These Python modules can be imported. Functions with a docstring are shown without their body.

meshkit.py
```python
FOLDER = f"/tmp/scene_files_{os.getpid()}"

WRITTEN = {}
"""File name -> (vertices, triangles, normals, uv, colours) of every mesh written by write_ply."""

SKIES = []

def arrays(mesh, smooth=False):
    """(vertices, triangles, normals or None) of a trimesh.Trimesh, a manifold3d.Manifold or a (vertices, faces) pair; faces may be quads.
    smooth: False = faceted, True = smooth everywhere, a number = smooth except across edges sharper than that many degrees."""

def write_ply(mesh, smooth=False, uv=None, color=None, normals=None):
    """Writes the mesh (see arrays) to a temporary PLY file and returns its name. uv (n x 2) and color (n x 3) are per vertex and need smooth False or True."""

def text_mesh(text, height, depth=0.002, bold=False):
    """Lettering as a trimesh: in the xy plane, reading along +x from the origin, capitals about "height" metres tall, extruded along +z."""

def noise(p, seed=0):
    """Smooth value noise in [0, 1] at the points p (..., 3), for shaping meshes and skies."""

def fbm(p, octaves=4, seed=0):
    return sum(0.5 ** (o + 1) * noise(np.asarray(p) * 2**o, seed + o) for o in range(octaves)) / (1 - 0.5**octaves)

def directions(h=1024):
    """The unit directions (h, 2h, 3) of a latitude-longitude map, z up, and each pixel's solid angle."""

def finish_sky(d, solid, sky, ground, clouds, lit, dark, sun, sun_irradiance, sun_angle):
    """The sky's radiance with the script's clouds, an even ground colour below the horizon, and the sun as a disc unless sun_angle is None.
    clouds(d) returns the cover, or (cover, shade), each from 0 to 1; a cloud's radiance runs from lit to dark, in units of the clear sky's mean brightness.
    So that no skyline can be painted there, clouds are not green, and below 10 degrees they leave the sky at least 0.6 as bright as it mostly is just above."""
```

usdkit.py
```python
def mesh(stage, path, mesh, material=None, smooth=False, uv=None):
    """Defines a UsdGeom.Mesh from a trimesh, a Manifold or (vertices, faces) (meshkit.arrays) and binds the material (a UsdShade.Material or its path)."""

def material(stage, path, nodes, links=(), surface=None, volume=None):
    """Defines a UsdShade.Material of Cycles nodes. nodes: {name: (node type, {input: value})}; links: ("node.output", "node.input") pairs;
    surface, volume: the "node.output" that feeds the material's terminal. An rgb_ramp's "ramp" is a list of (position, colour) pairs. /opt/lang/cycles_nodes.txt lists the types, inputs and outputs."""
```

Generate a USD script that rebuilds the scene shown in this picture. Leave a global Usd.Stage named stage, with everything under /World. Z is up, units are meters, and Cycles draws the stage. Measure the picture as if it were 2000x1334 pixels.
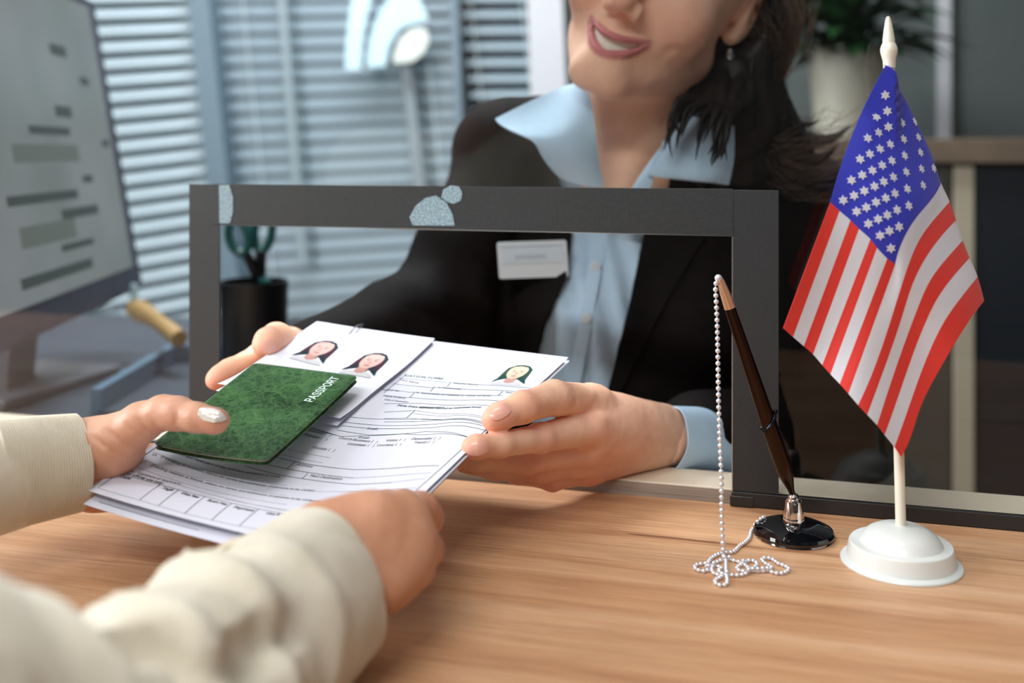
import math
import numpy as np
import trimesh
import shapely.geometry as sg
import meshkit
import usdkit
from pxr import Usd, UsdGeom, UsdLux, UsdShade, Gf, Sdf, Vt

stage = Usd.Stage.CreateInMemory()
UsdGeom.SetStageUpAxis(stage, UsdGeom.Tokens.z)
UsdGeom.SetStageMetersPerUnit(stage, 1.0)
WORLD = UsdGeom.Xform.Define(stage, '/World')
UsdGeom.Scope.Define(stage, '/World/Looks')

# ---------------------------------------------------------------- camera
ZC = 0.76                                   # counter top
F, PX, PY = 2020.0, 1000.0, 295.0           # lens in pixels of the 2000 x 1334 frame; the lens is shifted downwards
YAW = math.radians(15.5)
CAM = np.array([0.0, -0.827, ZC + 0.277])
FW = np.array([-math.sin(YAW), math.cos(YAW), 0.0])
RT = np.array([math.cos(YAW), math.sin(YAW), 0.0])
UP = np.array([0.0, 0.0, 1.0])
cam = UsdGeom.Camera.Define(stage, '/World/camera')
cam.AddTransformOp().Set(Gf.Matrix4d(*RT, 0, *UP, 0, *(-FW), 0, *CAM, 1))
cam.CreateHorizontalApertureAttr(36.0)
cam.CreateVerticalApertureAttr(36.0 * 1334 / 2000)
cam.CreateFocalLengthAttr(36.0 * F / 2000)
cam.CreateVerticalApertureOffsetAttr(-(667 - PY) / 2000 * 36.0)
cam.CreateClippingRangeAttr(Gf.Vec2f(0.02, 30))
cam.CreateFStopAttr(3.2)
cam.CreateFocusDistanceAttr(0.75)
EXPOSURE = -0.48
cam.CreateExposureAttr(EXPOSURE)


def srgb(r, g, b):
    x = np.array([r, g, b]) / 255.0
    return tuple(np.where(x <= 0.04045, x / 12.92, ((x + 0.055) / 1.055) ** 2.4))


# ---------------------------------------------------------------- light
def rect_light(name, pos, target, w, h, power, color=(1, 1, 1)):
    l = UsdLux.RectLight.Define(stage, '/World/' + name)
    pos, target = np.array(pos, float), np.array(target, float)
    b = (pos - target) / np.linalg.norm(pos - target)
    a = np.array([1.0, 0, 0]) if abs(b[0]) < 0.9 else np.array([0, 1.0, 0])
    r = np.cross(a, b) if abs(b[0]) >= 0.9 else a - b * (a @ b)
    r /= np.linalg.norm(r)
    u = np.cross(b, r)
    l.AddTransformOp().Set(Gf.Matrix4d(*r, 0, *u, 0, *b, 0, *pos, 1))
    l.CreateWidthAttr(w)
    l.CreateHeightAttr(h)
    l.CreateIntensityAttr(power)
    l.CreateColorAttr(Gf.Vec3f(*color))
    return l


rect_light('lamp_customer', (-0.5, -0.42, 2.66), (-0.5, -0.42, 0), 1.2, 0.22, 16, (1, 0.985, 0.96))
rect_light('lamp_customer_far', (0.75, -1.35, 2.66), (0.75, -1.35, 0), 1.3, 0.25, 5, (1, 0.985, 0.96))
rect_light('lamp_clerk', (-0.95, 0.80, 2.66), (-0.95, 0.80, 0), 1.4, 0.4, 58, (0.92, 0.97, 1.0))
rect_light('window_daylight', (-2.42, -0.85, 1.65), (0, -0.05, 0.95), 1.5, 1.4, 15.0, (0.96, 0.98, 1.0))
rect_light('lamp_front', (-0.5, -2.0, 2.66), (-0.5, -2.0, 0), 1.3, 0.25, 66, (1, 0.985, 0.96))

dome = UsdLux.DomeLight.Define(stage, '/World/sky')
dome.CreateIntensityAttr(0.25)
dome.CreateColorAttr(Gf.Vec3f(0.85, 0.93, 1.0))

# ---------------------------------------------------------------- helpers
RNG = np.random.default_rng(7)


def at(px, py, D):
    """The point at distance D (along the camera's axis) seen at a pixel."""
    px, py, D = np.broadcast_arrays(np.asarray(px, float), np.asarray(py, float), np.asarray(D, float))
    return CAM + D[..., None] * (FW + RT * ((px - PX) / F)[..., None] + UP * ((PY - py) / F)[..., None])


def on_z(px, py, z):
    return at(px, py, (CAM[2] - z) * F / (py - PY))


def on_y(px, py, y):
    return at(px, py, (y - CAM[1]) / (FW[1] + RT[1] * (np.asarray(px, float) - PX) / F))


def pixel(P):
    d = np.asarray(P) - CAM
    D = d @ FW
    return np.stack([PX + F * (d @ RT) / D, PY - F * d[..., 2] / D, D], -1)


used = {}


def numbered(parent, name):
    k = used.get((parent, name), 0)
    used[(parent, name)] = k + 1
    return f'{parent}/{name}' + (f'_{k:03d}' if k else '')


def tag(o, label=None, cat=None, group=None, kind=None):
    p = o.GetPrim() if hasattr(o, 'GetPrim') else o
    for k, v in (('label', label), ('category', cat), ('group', group), ('kind', kind)):
        if v:
            p.SetCustomDataByKey(k, v)
    return p


def thing(name, label, cat, loc=None, group=None):
    x = UsdGeom.Xform.Define(stage, numbered('/World', name))
    if loc is not None:
        x.AddTranslateOp().Set(Gf.Vec3d(*map(float, loc)))
    return tag(x, label, cat, group)


LOC = {}


def obj(name, m, mat, parent=None, smooth=30, label=None, tint=None, kind=None):
    """ONE Mesh prim under parent, or under /World. Vertices are given in world space; the parent's translation is taken off."""
    root = str(parent.GetPath()) if parent is not None else '/World'
    v, f, n = meshkit.arrays(m, False if tint is not None else smooth)
    if tint is not None:
        _, _, n = meshkit.arrays((v, f), True)
    off = np.zeros(3)
    if parent is not None:
        M = UsdGeom.XformCache().GetLocalToWorldTransform(parent)
        off = np.array(M.ExtractTranslation())
    path = numbered(root, name)
    g = UsdGeom.Mesh.Define(stage, path)
    g.CreatePointsAttr(Vt.Vec3fArray.FromNumpy((v - off).astype(np.float32)))
    g.CreateFaceVertexCountsAttr(Vt.IntArray.FromNumpy(np.full(len(f), 3, np.int32)))
    g.CreateFaceVertexIndicesAttr(Vt.IntArray.FromNumpy(f.astype(np.int32).ravel()))
    g.CreateSubdivisionSchemeAttr('none')
    if n is not None:
        g.CreateNormalsAttr(Vt.Vec3fArray.FromNumpy(n.astype(np.float32)))
        g.SetNormalsInterpolation('vertex')
    if tint is not None:
        UsdGeom.PrimvarsAPI(g).CreatePrimvar('tint', Sdf.ValueTypeNames.Color3fArray, 'vertex').Set(Vt.Vec3fArray.FromNumpy(np.asarray(tint, np.float32)))
    UsdShade.MaterialBindingAPI.Apply(g.GetPrim()).Bind(mat)
    if label or kind:
        tag(g, label=label, kind=kind)
    return g.GetPrim()


def struct(name, m, mat, **k):
    return tag(obj(name, m, mat, **k), kind='structure')


def box(lo, hi, r=0.0):
    lo, hi = np.array(lo, float), np.array(hi, float)
    if r <= 0:
        m = trimesh.creation.box(hi - lo)
        m.apply_translation((lo + hi) / 2)
        return m
    pts = np.array([[x, y, z] for x in (lo[0], hi[0]) for y in (lo[1], hi[1]) for z in (lo[2], hi[2])])
    c = np.sign(pts - (lo + hi) / 2)
    allp = [pts - c * r * (1 - np.array(d)) for d in ((1, 0.3, 0.3), (0.3, 1, 0.3), (0.3, 0.3, 1), (1, 0, 0), (0, 1, 0), (0, 0, 1), (0.7, 0.7, 0), (0.7, 0, 0.7), (0, 0.7, 0.7))]
    return trimesh.convex.convex_hull(np.vstack(allp))


def beam(a, b, w, t, up=UP):
    """A box bar from a to b, w wide across and t thick along up."""
    a, b = np.array(a, float), np.array(b, float)
    d = (b - a) / np.linalg.norm(b - a)
    s = np.cross(d, up)
    s /= np.linalg.norm(s)
    u = np.cross(s, d)
    v = [p + i * s * w / 2 + j * u * t / 2 for p in (a, b) for i in (-1, 1) for j in (-1, 1)]
    return trimesh.convex.convex_hull(np.array(v))


def lathe(profile, n=64, axis=None, at_=(0, 0, 0)):
    m = trimesh.creation.revolve(np.array(profile, float), sections=n)
    if axis is not None:
        m.apply_transform(trimesh.geometry.align_vectors([0, 0, 1], np.array(axis, float) / np.linalg.norm(axis)))
    m.apply_translation(at_)
    return m


def tube(pts, rad, n=16, cap=True):
    pts = np.array(pts, float)
    rad = np.broadcast_to(np.asarray(rad, float), len(pts))
    T = np.gradient(pts, axis=0)
    T /= np.linalg.norm(T, axis=1, keepdims=True)
    a = np.array([0, 0, 1.0]) if abs(T[0][2]) < 0.9 else np.array([1.0, 0, 0])
    rows = []
    for p, t, r in zip(pts, T, rad):
        a = a - t * (a @ t)
        a /= np.linalg.norm(a)
        b = np.cross(t, a)
        th = np.arange(n) / n * 2 * np.pi
        rows.append(p + r * (np.cos(th)[:, None] * a + np.sin(th)[:, None] * b))
    v = np.vstack(rows)
    f = []
    for i in range(len(pts) - 1):
        for j in range(n):
            k = (j + 1) % n
            f += [[i * n + j, i * n + k, (i + 1) * n + k], [i * n + j, (i + 1) * n + k, (i + 1) * n + j]]
    if cap:
        v = np.vstack([v, pts[0], pts[-1]])
        c0, c1, o = len(v) - 2, len(v) - 1, (len(pts) - 1) * n
        for j in range(n):
            k = (j + 1) % n
            f += [[c0, k, j], [c1, o + j, o + k]]
    m = trimesh.Trimesh(v, np.array(f), process=False)
    return m


def smooth_path(pts, n):
    from scipy.interpolate import CubicSpline
    pts = np.array(pts, float)
    d = np.r_[0, np.cumsum(np.linalg.norm(np.diff(pts, axis=0), axis=1))]
    cs = CubicSpline(d, pts)
    return cs(np.linspace(0, d[-1], n))


def solid_sheet(P, th, N=None):
    """Grid of points (a, b, 3) -> a closed sheet of thickness th below it."""
    a, b = P.shape[:2]
    if N is None:
        du, dv = np.gradient(P, axis=0), np.gradient(P, axis=1)
        N = np.cross(du, dv)
        N /= np.maximum(np.linalg.norm(N, axis=-1, keepdims=True), 1e-12)
    v = np.vstack([P.reshape(-1, 3), (P - N * th).reshape(-1, 3)])
    i, j = np.meshgrid(np.arange(a - 1), np.arange(b - 1), indexing='ij')
    q = np.stack([i * b + j, (i + 1) * b + j, (i + 1) * b + j + 1, i * b + j + 1], -1).reshape(-1, 4)
    o = a * b
    quads = [q, q[:, ::-1] + o]
    ring = [k for k in range(b)] + [k * b + b - 1 for k in range(1, a)] + [(a - 1) * b + k for k in range(b - 2, -1, -1)] + [k * b for k in range(a - 2, 0, -1)]
    ring = np.array(ring)
    nx = np.roll(ring, -1)
    quads.append(np.stack([ring, nx, nx + o, ring + o], 1))
    return v, np.vstack(quads)


def cat(ms):
    out, faces, n = [], [], 0
    for m in ms:
        v, f, _ = meshkit.arrays(m)
        out.append(v)
        faces.append(f + n)
        n += len(v)
    return np.vstack(out), np.vstack(faces)


def extrude_px(poly, y, t):
    """A pixel outline laid on the plane of constant y, t thick towards the viewer."""
    P = np.array([on_y(a, b, y) for a, b in poly])
    m = trimesh.creation.extrude_polygon(sg.Polygon(P[:, [0, 2]]).buffer(0), t, engine='earcut')
    v = m.vertices
    m.vertices = np.stack([v[:, 0], y - v[:, 2], v[:, 1]], 1)
    m.fix_normals()
    return m


# ---- signed distances and surface nets
def smin(a, b, k):
    h = np.clip(0.5 + 0.5 * (b - a) / k, 0, 1)
    return b + (a - b) * h - k * h * (1 - h)


def smax(a, b, k):
    return -smin(-a, -b, k)


def rcone(p, a, b, ra, rb):
    a, b = np.asarray(a, float), np.asarray(b, float)
    ba = b - a
    t = np.clip(((p - a) @ ba) / max(ba @ ba, 1e-12), 0, 1)
    return np.linalg.norm(p - a - t[:, None] * ba, axis=1) - (ra + (rb - ra) * t)


def ball(p, c, r):
    return np.linalg.norm(p - np.asarray(c, float), axis=1) - r


def ellipsoid(p, c, r):
    r = np.asarray(r, float)
    q = (p - np.asarray(c, float)) / r
    k0 = np.linalg.norm(q, axis=1)
    k1 = np.linalg.norm(q / r, axis=1)
    return k0 * (k0 - 1) / np.maximum(k1, 1e-9)


def chain(p, joints, k=0.004):
    d = None
    for (a, ra), (b, rb) in zip(joints[:-1], joints[1:]):
        e = rcone(p, a, b, ra, rb)
        d = e if d is None else smin(d, e, k)
    return d


def nets(f, lo, hi, h, B=6):
    lo, hi = np.array(lo, float), np.array(hi, float)
    n = (np.ceil((hi - lo) / h / B).astype(int)) * B
    nb = n // B
    g = [lo[k] + (np.arange(nb[k]) * B + (B - 1) / 2) * h for k in range(3)]
    C = np.stack(np.meshgrid(*g, indexing='ij'), -1).reshape(-1, 3)
    vc = np.concatenate([f(C[i:i + 200000]) for i in range(0, len(C), 200000)])
    V = vc.reshape(nb).repeat(B, 0).repeat(B, 1).repeat(B, 2).astype(np.float64)
    near = np.argwhere(np.abs(vc.reshape(nb)) < B * h * 1.25)
    o = np.stack(np.meshgrid(*[np.arange(B)] * 3, indexing='ij'), -1).reshape(-1, 3)
    step = max(1, 150000 // B ** 3)
    for i in range(0, len(near), step):
        I = (near[i:i + step, None] * B + o).reshape(-1, 3)
        V[I[:, 0], I[:, 1], I[:, 2]] = f(lo + I * h)
    inside = V < 0
    acc = np.zeros(tuple(n - 1) + (3,))
    cnt = np.zeros(tuple(n - 1))
    corner = [(a, b, c) for a in (0, 1) for b in (0, 1) for c in (0, 1)]

    def sl(c):
        return tuple(slice(c[k], n[k] - 1 + c[k]) for k in range(3))

    s8 = sum(inside[sl(c)].astype(np.int8) for c in corner)
    act = (s8 > 0) & (s8 < 8)
    A = np.argwhere(act)
    pos = np.zeros((len(A), 3))
    num = np.zeros(len(A))
    for c in corner:
        for k in range(3):
            if c[k] == 0:
                e = list(c)
                e[k] = 1
                va, vb = V[tuple((A + c).T)], V[tuple((A + e).T)]
                x = (va < 0) != (vb < 0)
                t = np.where(x, va / np.where(x, va - vb, 1), 0)
                q = np.array(c, float) + np.zeros((len(A), 3))
                q[:, k] += t
                pos += q * x[:, None]
                num += x
    verts = lo + (A + pos / num[:, None]) * h
    idx = np.full(tuple(n - 1), -1)
    idx[tuple(A.T)] = np.arange(len(A))
    F_ = []
    for k in range(3):
        a, b = (k + 1) % 3, (k + 2) % 3
        s0 = [slice(1, n[q] - 1) for q in range(3)]
        s1 = list(s0)
        s0[k], s1[k] = slice(0, n[k] - 1), slice(1, n[k])
        i0, i1 = inside[tuple(s0)], inside[tuple(s1)]
        E = np.argwhere(i0 != i1)
        flip = i0[tuple(E.T)]
        E = E + np.array([0 if q == k else 1 for q in range(3)])
        q = []
        for da, db in ((1, 1), (0, 1), (0, 0), (1, 0)):
            I = E.copy()
            I[:, a] -= da
            I[:, b] -= db
            q.append(idx[tuple(I.T)])
        q = np.stack(q, 1)
        q[~flip] = q[~flip][:, ::-1]
        F_.append(q)
    q = np.vstack(F_)
    q = q[(q >= 0).all(1)]
    return verts, np.vstack([q[:, [0, 1, 2]], q[:, [0, 2, 3]]])


def relax(v, f, it=3, lam=0.5, mu=-0.53):
    """Taubin smoothing."""
    import scipy.sparse as sp
    e = np.vstack([f[:, [0, 1]], f[:, [1, 2]], f[:, [2, 0]]])
    e = np.unique(np.sort(e, 1), axis=0)
    n = len(v)
    A = sp.coo_matrix((np.ones(len(e) * 2), (np.r_[e[:, 0], e[:, 1]], np.r_[e[:, 1], e[:, 0]])), shape=(n, n)).tocsr()
    d = np.maximum(np.asarray(A.sum(1)).ravel(), 1)[:, None]
    v = np.array(v)
    for _ in range(it):
        for k in (lam, mu):
            v = v + k * (A @ v / d - v)
    return v, f


def normals(v, f):
    return meshkit.arrays((v, f), True)[2]


def march(px, py, f, D0, D1=None, n=60):
    """The depth at which each pixel's ray meets f = 0, starting at D0."""
    px, py = np.asarray(px, float).ravel(), np.asarray(py, float).ravel()
    L = np.sqrt(1 + ((px - PX) / F) ** 2 + ((PY - py) / F) ** 2)
    D = np.full(len(px), float(D0))
    for _ in range(n):
        D += f(at(px, py, D)) / L * 0.9
        if D1:
            D = np.minimum(D, D1)
    return D


def drape(poly, f, D0, off, th, size=12.0, D1=None):
    """A piece cut to a pixel outline, lying on the surface f = 0, th thick."""
    v2, f2 = trimesh.creation.triangulate_polygon(sg.Polygon(poly).buffer(0), engine='earcut')
    m = trimesh.Trimesh(np.c_[v2, np.zeros(len(v2))], f2)
    m.merge_vertices()
    m = m.subdivide_to_size(size, max_iter=12)
    v, fc = (m.vertices, m.faces) if hasattr(m, 'vertices') else (m[0], m[1])
    mm = trimesh.Trimesh(v, fc)
    mm.merge_vertices()
    v, fc = np.array(mm.vertices), np.array(mm.faces)
    D = march(v[:, 0], v[:, 1], f, D0, D1)
    P = at(v[:, 0], v[:, 1], D)
    e = 1e-3
    N = np.stack([f(P + e * np.eye(3)[k]) - f(P - e * np.eye(3)[k]) for k in range(3)], 1)
    N /= np.maximum(np.linalg.norm(N, axis=1, keepdims=True), 1e-9)
    view = CAM - P
    view /= np.linalg.norm(view, axis=1, keepdims=True)
    N = np.where((N * view).sum(1, keepdims=True) < 0.1, view, N)
    for _ in range(2):
        pass
    top, bot = P + N * (off + th), P + N * off
    a = trimesh.Trimesh(v, fc, process=False)
    n0 = np.cross(top[fc[:, 1]] - top[fc[:, 0]], top[fc[:, 2]] - top[fc[:, 0]])
    if ((n0 * N[fc[:, 0]]).sum(1)).mean() < 0:
        fc = fc[:, ::-1]
    edges = np.sort(np.vstack([fc[:, [0, 1]], fc[:, [1, 2]], fc[:, [2, 0]]]), 1)
    raw = np.vstack([fc[:, [0, 1]], fc[:, [1, 2]], fc[:, [2, 0]]])
    u, inv, c = np.unique(edges, axis=0, return_inverse=True, return_counts=True)
    bd = raw[c[inv.ravel()] == 1]
    k = len(v)
    side = np.vstack([np.c_[bd[:, 1], bd[:, 0], bd[:, 0] + k], np.c_[bd[:, 1], bd[:, 0] + k, bd[:, 1] + k]])
    return np.vstack([top, bot]), np.vstack([fc, fc[:, ::-1] + k, side])


# ---------------------------------------------------------------- materials
MAT = {}


def mat(name, color=None, rough=0.5, nodes=None, links=(), surface='p.BSDF', **p):
    if nodes is None:
        args = {'base_color': color, 'roughness': rough}
        args.update(p)
        nodes = {'p': ('principled_bsdf', args)}
    MAT[name] = usdkit.material(stage, '/World/Looks/' + name, nodes, list(links), surface=surface)
    return MAT[name]


def mottled(name, c1, c2, scale, rough=0.6, bump=0.0, bscale=200, detail=4, stretch=(1, 1, 1), **p):
    """Two tones mixed by noise, with fine relief."""
    nodes = {'tc': ('texture_coordinate', {}), 'mp': ('mapping', {'scale': stretch}),
             'n': ('noise_texture', {'scale': scale, 'detail': detail, 'roughness': 0.6}),
             'r': ('rgb_ramp', {'ramp': [(0.3, c1), (0.7, c2)]}),
             'p': ('principled_bsdf', {'roughness': rough, **p})}
    links = [('tc.object', 'mp.vector'), ('mp.vector', 'n.vector'), ('n.fac', 'r.fac'), ('r.color', 'p.base_color')]
    if bump:
        nodes['nb'] = ('noise_texture', {'scale': bscale, 'detail': 3})
        nodes['b'] = ('bump', {'strength': bump, 'distance': 0.001})
        links += [('tc.object', 'nb.vector'), ('nb.fac', 'b.height'), ('b.normal', 'p.normal')]
    return mat(name, nodes=nodes, links=links)


def skin(name, base, rough=0.55):
    return mat(name, nodes={
        'a': ('attribute', {'attribute': 'tint'}), 'tc': ('texture_coordinate', {}),
        'n': ('noise_texture', {'scale': 60, 'detail': 4}), 'r': ('rgb_ramp', {'ramp': [(0.3, (0.90, 0.86, 0.84)), (0.7, (1.0, 1.0, 1.0))]}),
        'm': ('mix', {'mix_type': 'multiply', 'fac': 1.0}),
        'nb': ('noise_texture', {'scale': 900, 'detail': 3}), 'b': ('bump', {'strength': 0.12, 'distance': 0.0006}),
        'p': ('principled_bsdf', {'roughness': rough, 'subsurface_weight': 0.12, 'subsurface_scale': 0.006, 'subsurface_radius': (1.0, 0.35, 0.2), 'specular_ior_level': 0.4})},
        links=[('tc.object', 'n.vector'), ('tc.object', 'nb.vector'), ('n.fac', 'r.fac'), ('a.color', 'm.color1'), ('r.color', 'm.color2'), ('m.color', 'p.base_color'), ('nb.fac', 'b.height'), ('b.normal', 'p.normal')])


# wood laminate of the counter: long grain along x, cracks and a few darker bands
mat('oak_laminate', nodes={
    'g': ('geometry', {}), 'm1': ('mapping', {'scale': (1.3, 20, 1)}), 'm2': ('mapping', {'scale': (14, 420, 1)}), 'm3': ('mapping', {'scale': (1.5, 24, 1), 'location': (3.1, 1.7, 0)}), 'm4': ('mapping', {'scale': (2.2, 60, 1), 'location': (0.3, 0.9, 0)}),
    'n1': ('noise_texture', {'scale': 1.5, 'detail': 4, 'roughness': 0.55, 'distortion': 0.5}),
    'n2': ('noise_texture', {'scale': 1.6, 'detail': 4, 'roughness': 0.65}),
    'n3': ('noise_texture', {'scale': 1.9, 'detail': 5, 'roughness': 0.6, 'distortion': 0.8}),
    'n4': ('noise_texture', {'scale': 2.0, 'detail': 3, 'roughness': 0.6, 'distortion': 0.4}),
    'r1': ('rgb_ramp', {'ramp': [(0.25, srgb(178, 128, 94)), (0.42, srgb(200, 153, 114)), (0.58, srgb(211, 168, 130)), (0.8, srgb(219, 181, 149))]}),
    'r2': ('rgb_ramp', {'ramp': [(0.32, (0.62, 0.56, 0.52)), (0.55, (1, 1, 1))]}),
    'r3': ('rgb_ramp', {'ramp': [(0.31, (0.34, 0.25, 0.22)), (0.335, (0.76, 0.70, 0.67)), (0.42, (1, 1, 1))]}),
    'r4': ('rgb_ramp', {'ramp': [(0.35, (0.80, 0.74, 0.70)), (0.55, (1, 1, 1))]}),
    'x1': ('mix', {'mix_type': 'multiply', 'fac': 0.62}), 'x2': ('mix', {'mix_type': 'multiply', 'fac': 0.85}), 'x3': ('mix', {'mix_type': 'multiply', 'fac': 0.55}),
    'b': ('bump', {'strength': 0.08, 'distance': 0.0005}),
    'p': ('principled_bsdf', {'roughness': 0.42, 'specular_ior_level': 0.35})},
    links=[('g.position', 'm1.vector'), ('g.position', 'm2.vector'), ('g.position', 'm3.vector'), ('g.position', 'm4.vector'), ('m1.vector', 'n1.vector'), ('m2.vector', 'n2.vector'), ('m3.vector', 'n3.vector'), ('m4.vector', 'n4.vector'),
           ('n1.fac', 'r1.fac'), ('n2.fac', 'r2.fac'), ('n3.fac', 'r3.fac'), ('n4.fac', 'r4.fac'), ('r1.color', 'x1.color1'), ('r2.color', 'x1.color2'), ('x1.color', 'x2.color1'), ('r3.color', 'x2.color2'),
           ('x2.color', 'x3.color1'), ('r4.color', 'x3.color2'), ('x3.color', 'p.base_color'), ('n2.fac', 'b.height'), ('b.normal', 'p.normal')])
mat('grey_wood_edge', nodes={
    'g': ('geometry', {}), 'm1': ('mapping', {'scale': (6, 1, 260)}), 'n1': ('noise_texture', {'scale': 2, 'detail': 5}),
    'r1': ('rgb_ramp', {'ramp': [(0.3, srgb(128, 116, 106)), (0.7, srgb(176, 164, 152))]}), 'p': ('principled_bsdf', {'roughness': 0.5})},
    links=[('g.position', 'm1.vector'), ('m1.vector', 'n1.vector'), ('n1.fac', 'r1.fac'), ('r1.color', 'p.base_color')])
mottled('cream_laminate', srgb(222, 208, 186), srgb(228, 215, 194), 8, rough=0.45)
mottled('black_film', srgb(37, 40, 42), srgb(50, 53, 55), 900, rough=0.42, bump=0.25, bscale=1500)
mat('black_strip', srgb(38, 38, 40), 0.35)
mat('glass_pane', nodes={
    't': ('transparent_bsdf', {'color': (0.965, 0.975, 0.975)}), 'g': ('glossy_bsdf', {'roughness': 0.0, 'color': (1, 1, 1)}), 'f': ('fresnel', {'IOR': 1.28}), 'm': ('mix_closure', {})},
    links=[('f.fac', 'm.fac'), ('t.BSDF', 'm.closure1'), ('g.BSDF', 'm.closure2')], surface='m.closure')
mat('reflection_tint', nodes={  # pale translucent colour that paints a reflection onto the black frame
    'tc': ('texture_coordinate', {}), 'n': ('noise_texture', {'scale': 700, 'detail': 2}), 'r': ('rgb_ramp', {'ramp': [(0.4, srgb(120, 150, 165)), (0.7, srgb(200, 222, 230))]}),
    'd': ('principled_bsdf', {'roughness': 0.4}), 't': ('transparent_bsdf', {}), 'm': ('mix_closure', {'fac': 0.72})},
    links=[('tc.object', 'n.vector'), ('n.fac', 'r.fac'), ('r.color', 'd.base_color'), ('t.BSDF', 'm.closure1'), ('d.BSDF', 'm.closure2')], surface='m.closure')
mat('frosted_dot', srgb(205, 212, 205), 0.5)
mat('paper', srgb(216, 218, 232), 0.9, specular_ior_level=0.15)
mat('paper_photo', srgb(220, 222, 234), 0.85, specular_ior_level=0.2)
mat('ink', srgb(28, 32, 40), 0.9, specular_ior_level=0.1)
mat('ink_teal', srgb(26, 70, 70), 0.9, specular_ior_level=0.1)
mat('ink_grey', srgb(130, 134, 148), 0.9, specular_ior_level=0.1)
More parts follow.
